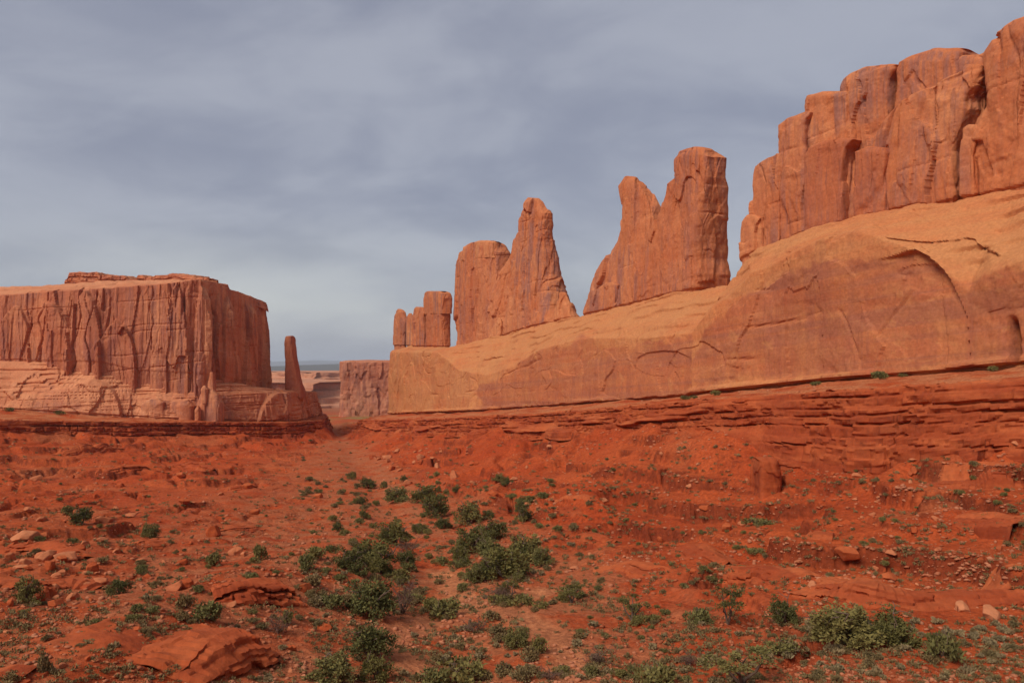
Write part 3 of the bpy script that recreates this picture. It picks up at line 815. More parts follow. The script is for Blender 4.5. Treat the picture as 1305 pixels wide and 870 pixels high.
# ----------------------------------------------------------------- the high fin on the right
fin = empty('rock_fin', tuple(float(v) for v in (*wall_xy(115, -18), 22)))
tag(fin, 'high fin of rounded jointed slabs crowning the nearest stretch of the long wall', 'rock fin')
for kw in [
    dict(left=[(944, 326), (943, 300), (944, 284), (950, 275)], right=[(981, 318), (981, 290), (976, 278), (968, 274)], n=-9.8, depth=7, seed=41, e=3.2, amp=.5, varn=.2),
    dict(left=[(957, 322), (957, 280), (957.5, 225), (959, 214), (966, 209), (985, 198)], right=[(1012, 312), (1012, 230), (1011, 205), (1006, 196)], n=-10.5, depth=9, seed=42, e=5, amp=.6, varn=.4),
    dict(left=[(990, 316), (990, 230), (990, 170), (993, 160), (1002, 153), (1022, 144)], right=[(1056, 296), (1050, 220), (1041, 185), (1040, 150), (1038, 143)], n=-11, depth=10, seed=43, e=6, amp=.6, varn=.6, rnd=3),
    dict(left=[(1022, 290), (1023, 200), (1024, 132), (1027, 125), (1044, 119), (1066, 117)], right=[(1122, 280), (1112, 180), (1109, 130), (1104, 116)], n=-12.2, depth=10, seed=44, e=5, amp=.6, varn=.2, rnd=3.5),
    dict(left=[(1064, 280), (1068, 180), (1072, 114), (1075, 104), (1087, 95), (1104, 87), (1117, 84)], right=[(1159, 280), (1159, 150), (1159, 92), (1156, 84), (1148, 82.5)], n=-13.2, depth=11, seed=45, e=4.5, amp=.7, varn=.2, rnd=4),
    dict(left=[(1143, 270), (1142, 150), (1142.5, 95), (1145, 84), (1163, 74), (1183, 66)], right=[(1278, 260), (1272, 150), (1258, 85), (1251, 70), (1244, 62.5)], n=-14.2, depth=11, seed=46, e=5, amp=.6, varn=.4, rnd=4),
    dict(left=[(1211, 262), (1211, 120), (1212, 84), (1222, 74)], right=[(1276, 255), (1276, 120), (1276, 80), (1272, 71)], n=-15, depth=10, seed=47, e=5, amp=.5, varn=.2, rnd=3),
    dict(left=[(1025, 296), (1024, 230), (1025, 200), (1030, 190), (1050, 181), (1066, 177)], right=[(1095, 286), (1097, 230), (1103, 185), (1102, 178), (1095, 176)], n=-10.2, depth=9, seed=48, e=6, amp=.35, varn=1.0, rnd=2.6),
    dict(left=[(1088.5, 284), (1088, 230), (1089, 205), (1089, 195), (1099, 190)], right=[(1149, 274), (1149, 210), (1148, 196), (1141, 189), (1123, 187)], n=-10.7, depth=9, seed=49, e=6, amp=.35, varn=.9, rnd=2.6),
    dict(left=[(1106, 278), (1106, 200), (1109, 180), (1120, 160), (1135, 142), (1160, 124), (1187, 113), (1205, 101), (1228, 90)], right=[(1259, 254), (1258, 234), (1255, 195), (1273, 142), (1271, 122), (1264, 86), (1260, 82)], n=-12, depth=10, seed=50, e=6, amp=.75, varn=.35, rnd=3),
    dict(left=[(1222, 256), (1222, 200), (1226, 166), (1230, 160)], right=[(1254, 252), (1250, 200), (1257, 165), (1255, 160)], n=-11.4, depth=9, seed=52, e=6, amp=.4, varn=.3, rnd=1.5),
    dict(left=[(1234, 258), (1235, 232), (1231, 195), (1250, 142), (1245, 100), (1240, 78), (1250, 68), (1266, 52), (1294, 34), (1324, 24)], right=[(1474, 215), (1474, 80), (1464, 30), (1434, 12)], n=-11.3, depth=13, seed=51, e=6, amp=.7, varn=.3, rnd=3.5),
]:
    slab('rock_slab', fin, foot=FOOT, **kw)

# ----------------------------------------------------------------- ledges below the benches
def ledge_strip(name, label, path, ztop, zfoot, layers, seed, mat=None, back=5.0, fstep=0.32, out=0.8, blockw=3.0, parent=None, rough=1.0, group=None, slope_out=0.8, cap=None):
    path = densify(np.asarray(path, float), fstep)
    C = len(path)
    zt = ztop(path[:, 0], path[:, 1]); zf = zfoot(path[:, 0], path[:, 1])
    c = path[C // 2]
    if parent is None:
        o_ = empty(name, (float(c[0]), float(c[1]), float(zf[C // 2])))
        tag(o_, label, 'rock ledge', group)
    else: o_ = parent
    mat = mat or M_LEDGE
    rr = np.random.default_rng(seed)
    th = np.where(np.arange(layers * 2) % 2 == 0, rr.uniform(0.7, 1.7, layers * 2), rr.uniform(0.22, 0.5, layers * 2)); layers = layers * 2; hm = float(np.percentile(zt - zf, 90)); th = np.cumsum(th) / th.sum() * hm; th = np.r_[-0.6, th, 1e3]; layers = layers + 1
    def disp(S, A, Z, X, Y):
        v = np.clip((Z - zf[None]) / np.maximum(zt - zf, 0.1)[None], 0, 1)
        q_ = zt[None] - Z + min(0.25, 0.06 * hm) * fbm(S / 18, 0.7, 0, 3, seed + 3)
        k = np.clip(np.searchsorted(th, q_.ravel()).reshape(q_.shape) - 1, 0, layers - 1)
        lo, hi = th[k], np.minimum(th[k + 1], th[k] + 1.2)
        u = 1 - np.clip((q_ - lo) / (hi - lo), 0, 1)
        bw = blockw * (0.6 + 0.8 * cellrand(k * 5 + 1, seed))
        wob = S / bw + 0.3 * perlin(S / 2.5, k * 3.1, 0, seed) + k * 7.3
        cell = np.floor(wob); fr = wob - cell
        rnd_ = cellrand(cell * 13 + k * 101, seed)
        hard = (k % 2 == 0)
        vk = np.clip(1 - th[k] / hm, 0, 1)
        edge = np.minimum(fr, 1 - fr) * bw
        talus = sstep(fbm(S / 22, v * 1.6, 0, 3, seed + 21), 0.10, 0.42)
        dh = out * 0.9 * (rnd_ - 0.45) * rough - 0.7 * out * (1 - sstep(edge, 0.03, 0.22)) + 0.55 * out * facet(S, Z, 1.5, 0.8, seed + 31, 0.6) + 0.2 * out * fbm(S / 1.2, Z / 0.5, 0, 3, seed + 9)
        ds = -out * (0.9 + 1.5 * cellrand(k * 17 + 3, seed)) * (0.35 + 0.65 * sstep(perlin(S / 9, k * 2.7, 0, seed + 5), -0.45, 0.0)) + 0.3 * out * fbm(S / 1.0, Z / 0.4, 0, 2, seed + 12)
        d = np.where(hard, dh, ds) * (1 - 0.85 * talus) + (1 - (vk * (1 - talus) + v * talus)) * slope_out
        d = d + 1.3 * out * perlin(S / 14, 0.5, 0, seed + 11) + 0.7 * out * perlin(S / 4.5, 0.5, 0, seed + 14)
        top = (A < -0.6)
        d = np.where(top, 0.35 * fbm(S / 2, A / 2, 0, 2, seed), d)
        dz = np.where(top, min(0.3, 0.12 * hm) * facet(S, A, 1.9, 1.3, seed + 33, 0.8) + 0.08 * fbm(S / 1.2, A / 1.2, 0, 3, seed + 2), 0.06 * fbm(S / 2.5, Z / 2, 0, 2, seed + 4))
        return d, dz
    caprows = [(-back, zt + 0.02), (-back - 0.5, zt - 1.5)]
    if cap is not None:
        d_ = np.gradient(path, axis=0)
        for _ in range(20): d_[1:-1] = 0.25 * d_[:-2] + 0.5 * d_[1:-1] + 0.25 * d_[2:]
        d_ /= np.linalg.norm(d_, axis=1)[:, None]
        nb_ = np.stack([-d_[:, 1], d_[:, 0]], 1)
        caprows = []
        for f_ in (0.25, 0.5, 0.75, 1.0):
            q = path - nb_ * (0.9 + back * f_)
            g_ = height(q[:, 0], q[:, 1])
            for _ in range(6): g_[1:-1] = .25 * g_[:-2] + .5 * g_[1:-1] + .25 * g_[2:]
            caprows.append((-0.9 - back * f_, g_ + (zt - zf - 0.15) * (1 - f_) ** 1.3 - 0.12 * f_))
        caprows.append((-1.0 - back, g_ - 1.2))
    strip('ledge_face' if parent is None else name, path, [(0.6, zf - 1.6), (0.3, zf), (0.0, zt - 0.1), (-0.9, zt + 0.02)] + caprows, mat, o_, disp, 0.12, 1,
          lambda S, A, Z, X, Y: dict(varn=np.clip(0.5 + fbm(S / 9, Z / 1.1, 0, 3, seed + 8) * 1.3, 0, 1) * (A > -0.8), pale=(A < -0.7) * (0.6 if cap is None else 0.12)))
    return o_


def zR_edge(X, Y):
    t = (X - 115) * TD[0] + Y * TD[1]; n = (X - 115) * ND[0] + Y * ND[1]
    return z_base(t) - 0.10 * np.clip(n, -5, 40)


ledge_strip('rock_ledge', 'long broken ledge of dark red beds running below the foot of the orange wall', edge_R[60:], lambda X, Y: zR_edge(X, Y) + 0.05, lambda X, Y: zR_edge(X, Y) - 1.0 - ledge_R((X - 115) * TD[0] + Y * TD[1]), 6, 3, out=0.62, blockw=3.4, slope_out=3.0)
ledge_strip('rock_ledge', 'dark undercut ledge below the apron of the broad butte', edge_L[60:][::-1], lambda X, Y: zL_top(X, Y) + 0.05, lambda X, Y: zL_top(X, Y) - LEDGE_L, 3, 7, out=0.85, blockw=4.0, slope_out=1.6)

# ----------------------------------------------------------------- the broad butte
def at(x, Y): return ((x - CX) / F * Y, Y)
def zy(y, Y): return -(np.asarray(y, float) - HY) / F * Y

butte = empty('sandstone_butte', (-140.0, 310.0, -18.0))
tag(butte, 'broad flat-topped butte with streaked cliffs above a pale sloping apron', 'butte')
_bk = np.array([at(-330, 285), at(-200, 295), at(-60, 300), at(40, 298), at(120, 294), at(200, 295), at(238, 297), at(262, 301), at(284, 308), at(305, 318), at(325, 330), at(343, 345), (-124, 390), (-170, 430)])
bp = densify(_bk, 0.27)[::-1]
bx, _ = px_of(bp[:, 0], bp[:, 1], 0 * bp[:, 0]); hidden = bp[:, 1] > 346
bx = np.where(hidden, 343, bx)
T_ = lambda pts: np.interp(bx, *np.array(pts, float).T)
bzf = zy(T_([(-200, 458), (0, 461), (129, 463), (174, 474), (251, 478), (309, 487), (341, 491)]), bp[:, 1])
bzc = zy(T_([(-200, 392), (0, 376), (40, 372), (90, 369), (140, 366), (200, 362), (235, 358), (258, 355), (280, 360), (296, 368), (322, 378), (338, 387), (343, 393)]), bp[:, 1])
bback = T_([(-200, 24), (150, 22), (230, 12), (258, 3), (343, 3)])
bzt = (HY - T_([(-200, 370), (0, 363), (80, 359), (125, 356), (230, 357), (258, 356), (280, 360), (296, 369), (322, 378), (338, 386), (343, 392)])) / F * (bp[:, 1] + bback)
bzt = np.where(hidden, bzc, bzt)


def butte_disp(S, A, Z, X, Y):
    px, py = px_of(X, Y, Z)
    d = rock_disp(S, 0 * S, Z, 0.95, 1.25, 201, 3.0) * (0.3 + 0.7 * sstep(A, -4, -1.5))
    d = d + 1.1 * np.abs(perlin(S / 5.2 + 0.3 * perlin(S / 9, Z / 30, 0, 251), 0.4, Z / 120, 252)) * sstep(px, 190, 250) * (1 - sstep(A, -1.5, -4))
    # shells spalled off the face, buttresses and an arch-shaped slab
    for cx_, cy_, w_, h_, o_ in ((66, 470, 30, 85, 1.6), (20, 470, 22, 80, 1.2), (110, 466, 22, 95, 2.2), (150, 470, 24, 62, 1.8), (225, 480, 14, 120, 1.4), (258, 480, 12, 118, 1.8), (290, 488, 8, 110, 1.6), (318, 490, 7, 100, 1.4)):
        yt = cy_ - h_ * np.sqrt(np.clip(1 - ((px - cx_) / w_) ** 2, 0, 1)) * (1 + 0.06 * perlin(px / 8, py / 20))
        d = d + o_ * sstep(py - yt, 0, 3) * (np.abs(px - cx_) < w_)
    foot = 1 - sstep(Z - np.repeat(bzf[None], len(Z), 0), 0.4, 1.2)
    d = d - 0.35 * foot * (A > -1)
    d = d * np.where(px > 255, 1 - 0.85 * sstep(Z - np.repeat(bzc[None], len(Z), 0), -8, -2), 1)
    dz = (A < -3) * (0.6 * panel(S / 9, A / 6, 0, 3, .1, 211) + 0.3 * fbm(S / 4, A / 4, 0, 3, 213)) * (A > -28)
    return d, dz


def butte_attr(S, A, Z, X, Y):
    px, py = px_of(X, Y, Z)
    v = 0.35 + 0.5 * fbm(S / 9, 0.4, Z / 60, 3, 221) + 0.5 * sstep(px, 190, 240) * (1 - sstep(px, 255, 275)) * (1 - sstep(py, 380, 430)) + 0.25 * (px > 60) * (px < 180)
    return dict(varn=np.clip(v, 0, 1) * (A > -3), pale=np.clip(sstep(-A, 2, 6) * 0.7 + 0.9 * sstep(perlin(S / 3.2, 1.2, Z / 60, 33), 0.05, 0.3) * sstep(px, 190, 260), 0, 1))


strip('cliff_face', bp, [(0.2, bzf - 12), (0.2, bzf), (-1.2, bzc), (-bback - 1.2, bzt), (-bback - 40, bzt - 0.5), (-bback - 42, bzf)], M_BUTTE, butte, butte_disp, 0.30, 1, butte_attr)

# pale apron round the butte's foot
_ak = np.array([at(-330, 262), at(-200, 270), at(-60, 278), at(0, 282), at(100, 286), at(200, 290), at(270, 296), at(330, 310), at(366, 324), at(386, 338), at(394, 354), (-92, 385), (-130, 440)])
ap = densify(_ak, 0.3)[::-1]
ax, _ = px_of(ap[:, 0], ap[:, 1], 0 * ap[:, 0]); ahid = ap[:, 1] > 352
ax = np.where(ahid, 399, ax)
A_ = lambda pts: np.interp(ax, *np.array(pts, float).T)
azf = zL_top(ap[:, 0], ap[:, 1]) - 0.3
azm = zy(A_([(-200, 512), (0, 512), (60, 505), (85, 497), (115, 486), (140, 500), (170, 512), (220, 508), (260, 507), (300, 503), (345, 500), (399, 499)]), ap[:, 1] + 2)
apl = (HY - A_([(-200, 456), (0, 460), (129, 462), (174, 473), (251, 477), (309, 486), (341, 492), (399, 497)])) / F * (ap[:, 1] + A_([(0, 17), (250, 12), (320, 10), (399, 8)]))
aback = A_([(0, 17), (250, 12), (320, 10), (399, 8)])
apl = np.maximum(apl, azm + 0.3)


def apron_disp(S, A, Z, X, Y):
    px, py = px_of(X, Y, Z)
    d = rock_disp(S, 0 * S, Z, 0.5, 0.6, 231) * (0.3 + 0.7 * sstep(A, -5, -2))
    d = d + 0.8 * facet(S, Z, 7.0, 8.0, 233, 0.5)
    for cx_, cy_, w_, h_, o_ in ((118, 530, 38, 48, 2.0), (215, 535, 40, 28, 2.2), (355, 540, 26, 42, 1.4)):
        yt = cy_ - h_ * np.sqrt(np.clip(1 - ((px - cx_) / w_) ** 2, 0, 1))
        d = d + o_ * sstep(py - yt, 0, 3) * (np.abs(px - cx_) < w_)
    d = d - 0.8 * (1 - sstep(Z - np.repeat(azf[None], len(Z), 0), 0.5, 1.0)) * (A > -1)
    ln_ = np.abs(perlin((Z + 0.02 * S) / 1.5 + 0.2 * perlin(S / 15, Z / 8), 0.3, S / 60, 237))
    d = d - 0.4 * sstep(ln_, 0.13, 0.0)
    stz = (Z + 0.3 * perlin(S / 12, 0)) / 1.6
    d = d + 0.9 * (sstep(stz - np.floor(stz), 0.0, 0.5) - 0.5) * sstep(-A, 2, 5) * (A > -20)
    dz = (1 - sstep(A, -4, -2)) * 0.18 * fbm(S / 5, A / 3, 0, 3, 235) * (A > -25)
    return d, dz


strip('slickrock_apron', ap, [(0.5, azf - 4), (0.2, azf), (-2.0, azm), (-aback + 3.5, apl - 0.25), (-aback, apl), (-aback - 22, apl - 0.1), (-aback - 23, azf)], M_BUTTE, butte, apron_disp, 0.33, 1, attrs=
      lambda S, A, Z, X, Y: dict(varn=np.clip(0.5 * fbm(S / 12, Z / 7, 0, 3, 241) + 0.15, 0, 1) * (A > -3), pale=np.clip(0.15 + 0.35 * sstep(-A, 2, 6), 0, 1)))


def free_rock(name, parent, left, right, Y, depth, mat, **kw):
    """slab at a given distance, facing the viewer's side: reuses slab() by working on a plane across the view"""
    global W, wall_xy, AX
    w0, x0, a0 = W, wall_xy, AX
    AX = lambda: (np.array((-1.0, 0.0)), np.array((0.0, -1.0)))
    W = lambda x, y, n=0.0: (-(np.asarray(x, float) - CX) / F * (Y - n), -(np.asarray(y, float) - HY) / F * (Y - n))
    wall_xy = lambda t, n: (-np.asarray(t), Y - np.asarray(n))
    try: return slab(name, parent, left, right, 0.0, depth, mat, **kw)
    finally: W, wall_xy, AX = w0, x0, a0


_cp = np.array([at(x, y_) for x, y_ in ((82, 327), (125, 325), (160, 323), (185, 321), (215, 318), (246, 311), (265, 309.5), (280, 312), (291, 316), (318, 331.5), (340, 343))])[::-1]
def _capz(X, Y):
    px = CX + X / Y * F
    return zy(np.interp(px, [80, 86, 88, 103, 104.5, 124.5, 126, 143, 144.5, 160, 163, 174, 176, 182, 184, 197, 198.5, 213, 215, 229, 230, 246, 247.5, 265.5, 268, 277, 279, 290, 292, 305, 318, 328, 338, 342],
                        [358, 354, 347, 346.4, 347.2, 346.8, 350.4, 350.2, 351.2, 351, 356, 355.6, 350, 350, 353, 352, 350.5, 350, 348.4, 348.6, 350, 350.5, 353.2, 354, 357.4, 357.6, 361, 362, 368.5, 371.5, 376.5, 381, 385, 389]), Y)
ledge_strip('cap_rock', None, _cp, _capz, lambda X, Y: np.minimum(zy(np.interp(CX + X / Y * F, [80, 246, 266, 290, 318, 342], [360, 360, 361, 369, 382, 394]), Y), _capz(X, Y) - 0.8), 2, 19, mat=M_BUTTE, back=9.0, fstep=0.3, out=0.6, blockw=3.0, parent=butte, slope_out=0.3)
# knobs and blocks against the apron
for (L, R, Y, dp, sd) in (([(253, 533), (251, 515), (256, 502), (264, 497)], [(287, 533), (287, 515), (282, 503), (274, 497)], 292, 7, 1),
                          ([(263, 502), (264, 488), (267, 478)], [(277, 502), (276, 488), (273, 474)], 294, 4, 2), ([(256, 505), (255, 496), (259, 491)], [(267, 503), (267, 496), (263, 491)], 291, 4, 3),
                          ([(213, 533), (213, 515), (220, 509)], [(250, 533), (251, 517), (244, 511)], 290, 6, 4), ([(178, 532), (179, 515), (190, 508)], [(214, 532), (214, 512), (205, 507)], 288, 6, 5),
                          ([(248, 532), (248, 522), (251, 517)], [(257, 532), (257, 522), (254, 517)], 289, 4, 6)):
    free_rock('rock_knob', butte, L, R, Y, dp, M_BUTTE, seed=340 + sd, e=2.8, amp=.5, res=.35, rnd=3)

spire = empty('rock_spire', (*at(377, 338), float(zy(497, 338))))
tag(spire, 'slender free-standing rock spire beside the broad butte', 'rock spire')
free_rock('spire_shaft', spire, [(364, 498), (363.4, 470), (362.8, 436), (363.5, 429)], [(389, 499), (384, 480), (379.5, 456), (377, 438), (376, 428)], 338, 8, M_BUTTE, seed=401, e=3.4, amp=.4, rnd=.8, res=.3, varn=.9)

# ----------------------------------------------------------------- farther rocks
fb = empty('distant_butte', (*at(480, 640), float(zy(533, 640))))
tag(fb, 'square distant butte with dark varnish streaks in the gap beyond the end of the wall', 'butte')
free_rock('cliff_block', fb, [(433.5, 534), (434.5, 500), (435.5, 459.5), (438, 459)], [(560, 534), (560, 500), (560, 463)], 660, 60, M_FAR, seed=411, e=6, amp=1.6, rnd=2, res=.8, varn=.5, sink=12)
free_rock('cap_rock', fb, [(449, 465), (449, 461), (452, 459.5)], [(465, 465), (465, 461), (462, 459)], 664, 12, M_FAR, seed=413, e=4, amp=.4, res=.4, rnd=.8)

M_MESA = M_FAR
def far_mesa(xs_, Y, ytop, yfoot, seed, depth=200):
    pth = densify(np.array([at(x, y_) for x, y_ in xs_], float), 2.5)[::-1]
    zt = zy(ytop, Y) + 3 * perlin(pth[:, 0] / 60, 0.2, 0, seed); zf = np.full(len(pth), float(zy(yfoot, Y)))
    def dsp(S, A, Z, X, Yy):
        v = (Z - zf[None]) / (zt - zf)[None]
        d = 8 * fbm(S / 90, 0.2, v * 0.7, 3, seed) + 5 * panel(S / 25, 0.3, v * 1.4, 3, .1, seed + 2)
        st = v * 4 + 0.15 * perlin(S / 40, 0)
        return d - 9 * np.floor(np.clip(st, 0, 4)) * (A > -50), 0 * Z
    o_ = strip('hills', pth, [(2, zf - 10), (0, zf), (-2, zt), (-depth, zt), (-depth - 5, zf)], M_MESA, None, dsp, 2.5, 1,
               lambda S, A, Z, X, Yy: dict(varn=np.clip(0.1 + 0.7 * fbm(S / 30, Z / 20, 0, 3, seed), 0, 1) * (A > -20), pale=np.full(A.shape, .65)))
    tag(o_, kind='structure')


far_mesa([(250, 1250), (330, 1120), (385, 1080), (440, 1150), (520, 1180)], 1120, 487, 526, 501)
far_mesa([(230, 1900), (330, 1750), (400, 1700), (470, 1800), (560, 1850)], 1750, 474, 500, 507, 500)
M_HILL = plain_mat('wooded hills', (0.055, 0.070, 0.060), 1.0, (0.10, 0.075, 0.055))
def far_hill(Y, x0, x1, pts, seed):
    x = np.linspace(x0, x1, 160); top = zy(np.interp(x, *np.array(pts, float).T), Y) + Y * 0.0006 * fbm(x / 20, 0.3, 0, 4, seed)
    rows = []
    for v, dy in ((0, 0), (0.35, 0.03), (0.7, 0.07), (0.92, 0.11), (1, 0.15), (0.9, 0.2), (0.3, 0.3), (0, 0.4)):
        rows.append(np.stack([(x - CX) / F * Y * (1 + dy), np.full_like(x, Y * (1 + dy)), -72 + v * (top * (1 + .15) + 72)], -1))
    tag(sheet('hills', np.array(rows), M_HILL, None, dict(varn=np.zeros((8, 160)), pale=np.zeros((8, 160))), flip=True), kind='structure')


far_hill(9000, -300, 1900, [(-300, 467), (340, 467), (380, 465), (430, 463.5), (470, 465), (520, 466), (1900, 466)], 3)
far_hill(28000, -500, 2200, [(-500, 460), (340, 461), (400, 459), (480, 461), (520, 459), (2200, 460)], 5)

# ----------------------------------------------------------------- fast sight-line look-up on the ground sheet
_cols = np.arange(len(phi))[(phi > -40.01) & (phi < 40.01)]
_colpx = CX + F * np.tan(np.radians(phi[_cols]))
_sub = (rad > 30) & (rad < 470)
_gpy = HY - GZ[_sub][:, _cols] / GY[_sub][:, _cols] * F
_run = np.minimum.accumulate(_gpy, axis=0)
_sx, _sy, _sz = GX[_sub][:, _cols], GY[_sub][:, _cols], GZ[_sub][:, _cols]


def hit(x, y):
    c = int(np.argmin(np.abs(_colpx - x)))
    k = int(np.searchsorted(-_run[:, c], -y))
    k = min(k, len(_run) - 1)
    return float(_sx[k, c]), float(_sy[k, c]), float(_sz[k, c])


# ----------------------------------------------------------------- small ledges of bedrock breaking out of the slopes
for i, (pts, h, ly, lab, bw, ot) in enumerate([
    ([(1330, 762), (1260, 768), (1210, 774), (1160, 776), (1120, 767), (1075, 757), (1020, 746)], 0.9, 3, 'low slabby ledge stepping down to the flat behind the dark round junipers', 2.6, .4),
    ([(1004, 742), (985, 736), (955, 733), (925, 728)], 0.7, 2, 'short low red ledge just above the gnarled tree on the flat', 2.0, .35),
    ([(922, 721), (900, 713), (880, 706), (856, 701)], 0.55, 2, 'curved lip of red rock on the open slope above the gnarled tree', 2.0, .3),
    ([(1062, 688), (1040, 687), (1018, 684)], 0.45, 2, 'tiny dark ledge amid pale rubble on the slope', 1.5, .3),
    ([(1310, 672), (1250, 668), (1200, 664)], 0.5, 2, 'faint thin ledge crossing the smooth slope near the frame edge', 2.5, .3),
    ([(744, 655), (715, 652), (683, 645)], 0.7, 2, 'crumbling red ledge on the slope above the thickest bushes', 1.6, .4),
    ([(778, 693), (752, 686), (728, 677)], 0.6, 2, 'broken red ledge where the slope meets the bushes', 1.6, .4),
    ([(840, 735), (800, 727), (760, 722)], 0.4, 2, 'low pale red rim beside the forked sandy trail', 1.6, .3),
    ([(374, 760), (352, 766), (322, 769), (292, 769), (270, 767)], 1.25, 3, 'overhanging red shelf with deep shade beneath it beside the wash', 3.4, .55),
    ([(350, 836), (341, 849), (318, 848), (298, 843), (292, 853), (262, 865), (246, 876)], 1.5, 3, 'rounded stepped ledge of thick red slabs nearest the camera', 2.6, .5),
    ([(192, 803), (165, 811), (133, 821), (104, 829), (74, 839)], 0.4, 2, 'long thin diagonal ledge on the smooth near slope', 2.2, .35),
    ([(54, 852), (40, 862), (26, 872)], 0.5, 2, 'dark little ledge in the near corner beside a bush', 2.0, .4),
    ([(158, 573), (120, 577), (76, 581)], 1.3, 3, 'dark ledge halfway up the far slope below the butte', 4.0, .6),
    ([(190, 597), (150, 603), (116, 608)], 1.1, 3, 'second dark ledge lower on the far slope below the butte', 4.0, .6),
    ([(272, 601), (250, 596), (229, 592)], 1.5, 3, 'blocky dark outcrop on the far slope facing the canyon', 3.0, .7),
    ([(350, 622), (318, 622), (284, 625)], 0.8, 2, 'thin dark rim low on the far slope near the wash', 3.0, .45),
    ([(330, 672), (300, 676), (272, 680)], 0.5, 2, 'low red rim amid scattered bushes on the left slope', 2.4, .4),
    ([(226, 690), (196, 694), (170, 696)], 0.5, 2, 'low red rim beside a pair of dark bushes', 2.2, .4),
    ([(120, 752), (85, 748), (50, 752), (10, 757)], 0.7, 3, 'jumbled red ledge under the heap of pale boulders', 1.6, .5),
    ([(96, 713), (60, 706), (24, 704), (-20, 706)], 0.8, 3, 'upper ledge holding the heap of pale boulders', 1.8, .5),
    ([(1305, 618), (1240, 622), (1180, 617)], 0.6, 2, 'thin outlying bed below the great dark ledge', 3.0, .35)]):
    P = []
    for x, y in pts:
        p = hit(x, min(y, 884)); P.append((p[0], p[1]))
    P = densify(np.array(P), 0.5)
    P = P + 0.5 * np.stack([perlin(P[:, 0] / 1.7, P[:, 1] / 1.7, 0.3, i), perlin(P[:, 0] / 1.7, P[:, 1] / 1.7, 5.3, i)], 1)
    taper = np.sin(np.pi * np.clip(np.linspace(0.02, 0.98, len(P)), 0, 1)) ** 0.5
    zz = height(P[:, 0], P[:, 1])
    for _ in range(8): zz[1:-1] = .25 * zz[:-2] + .5 * zz[1:-1] + .25 * zz[2:]
    hh = h * (taper * (1 + 0.25 * perlin(np.arange(len(P)) * 0.5 / 2.5, 0.4, 0, i))) - 0.05
    lut = lambda X, Y, v, P=P: np.interp(np.argmin((X[:, None] - P[None, :, 0]) ** 2 + (Y[:, None] - P[None, :, 1]) ** 2, 1), np.arange(len(P)), v)
    ledge_strip('rock_ledge', lab, P, lambda X, Y, zz=zz, hh=hh: lut(X, Y, zz + hh), lambda X, Y, zz=zz: lut(X, Y, zz - 0.15), ly, 100 + i * 7, back=1.6 + h * 1.3, fstep=0.14, out=ot * .7, blockw=bw, cap=1)

# ----------------------------------------------------------------- boulders and rubble
def rock_mesh(seed, flat=0.65, cuts=14, sub=4):
    import bmesh
    r = np.random.default_rng(seed)
    bm = bmesh.new(); bmesh.ops.create_icosphere(bm, subdivisions=sub, radius=1.0)
    V = np.array([v.co for v in bm.verts]); Fc = np.array([[v.index for v in f.verts] for f in bm.faces]); bm.free()
    for _ in range(cuts):
        d = r.normal(size=3); d[2] *= 0.8; d /= np.linalg.norm(d); c = r.uniform(0.40, 0.75)
        e_ = V @ d - c; V = V - np.clip(e_, 0, None)[:, None] * d * 0.98
    V = V * (1 + 0.05 * fbm(V[:, 0] * 2.2, V[:, 1] * 1.6, V[:, 2] * 1.6, 3, seed)[:, None])
    V = V / np.abs(V).max(0)
    V[:, 0] *= 0.5; V[:, 1] *= 0.5 * r.uniform(0.65, 0.95); V[:, 2] *= 0.5 * flat
    return V, Fc


BOULDERS = []
for q in range(7):
    V, Fc = rock_mesh(600 + q, (0.6, 0.75, 0.5, 0.85, 0.45, 0.65, 0.55)[q])
    b_ = make_mesh('boulder', V, [Fc], (M_BOULDER if q % 3 else M_LEDGE), attrs=dict(varn=np.zeros(len(V)), pale=np.full(len(V), (0.1, .3, .55)[q % 3])), smooth=False, link=False)
    BOULDERS.append(b_)
rb = random.Random(12)


def put_boulder(x, y, wpx, label, group=None, v=None, rot=None):
    X, Y, Z = hit(x, min(y, 884))
    src = BOULDERS[rb.randrange(7) if v is None else v]
    o_ = src.copy(); COL.objects.link(o_)
    wm = wpx / F * Y
    o_.scale = (wm, wm * rb.uniform(.8, 1.1), wm * rb.uniform(.85, 1.15))
    o_.rotation_euler = (rb.uniform(-.2, .2), rb.uniform(-.2, .2), rb.uniform(0, 6.28))
    o_.location = (X, Y, Z + 0.12 * wm)
    tag(o_, label, 'boulder', group)
    return o_


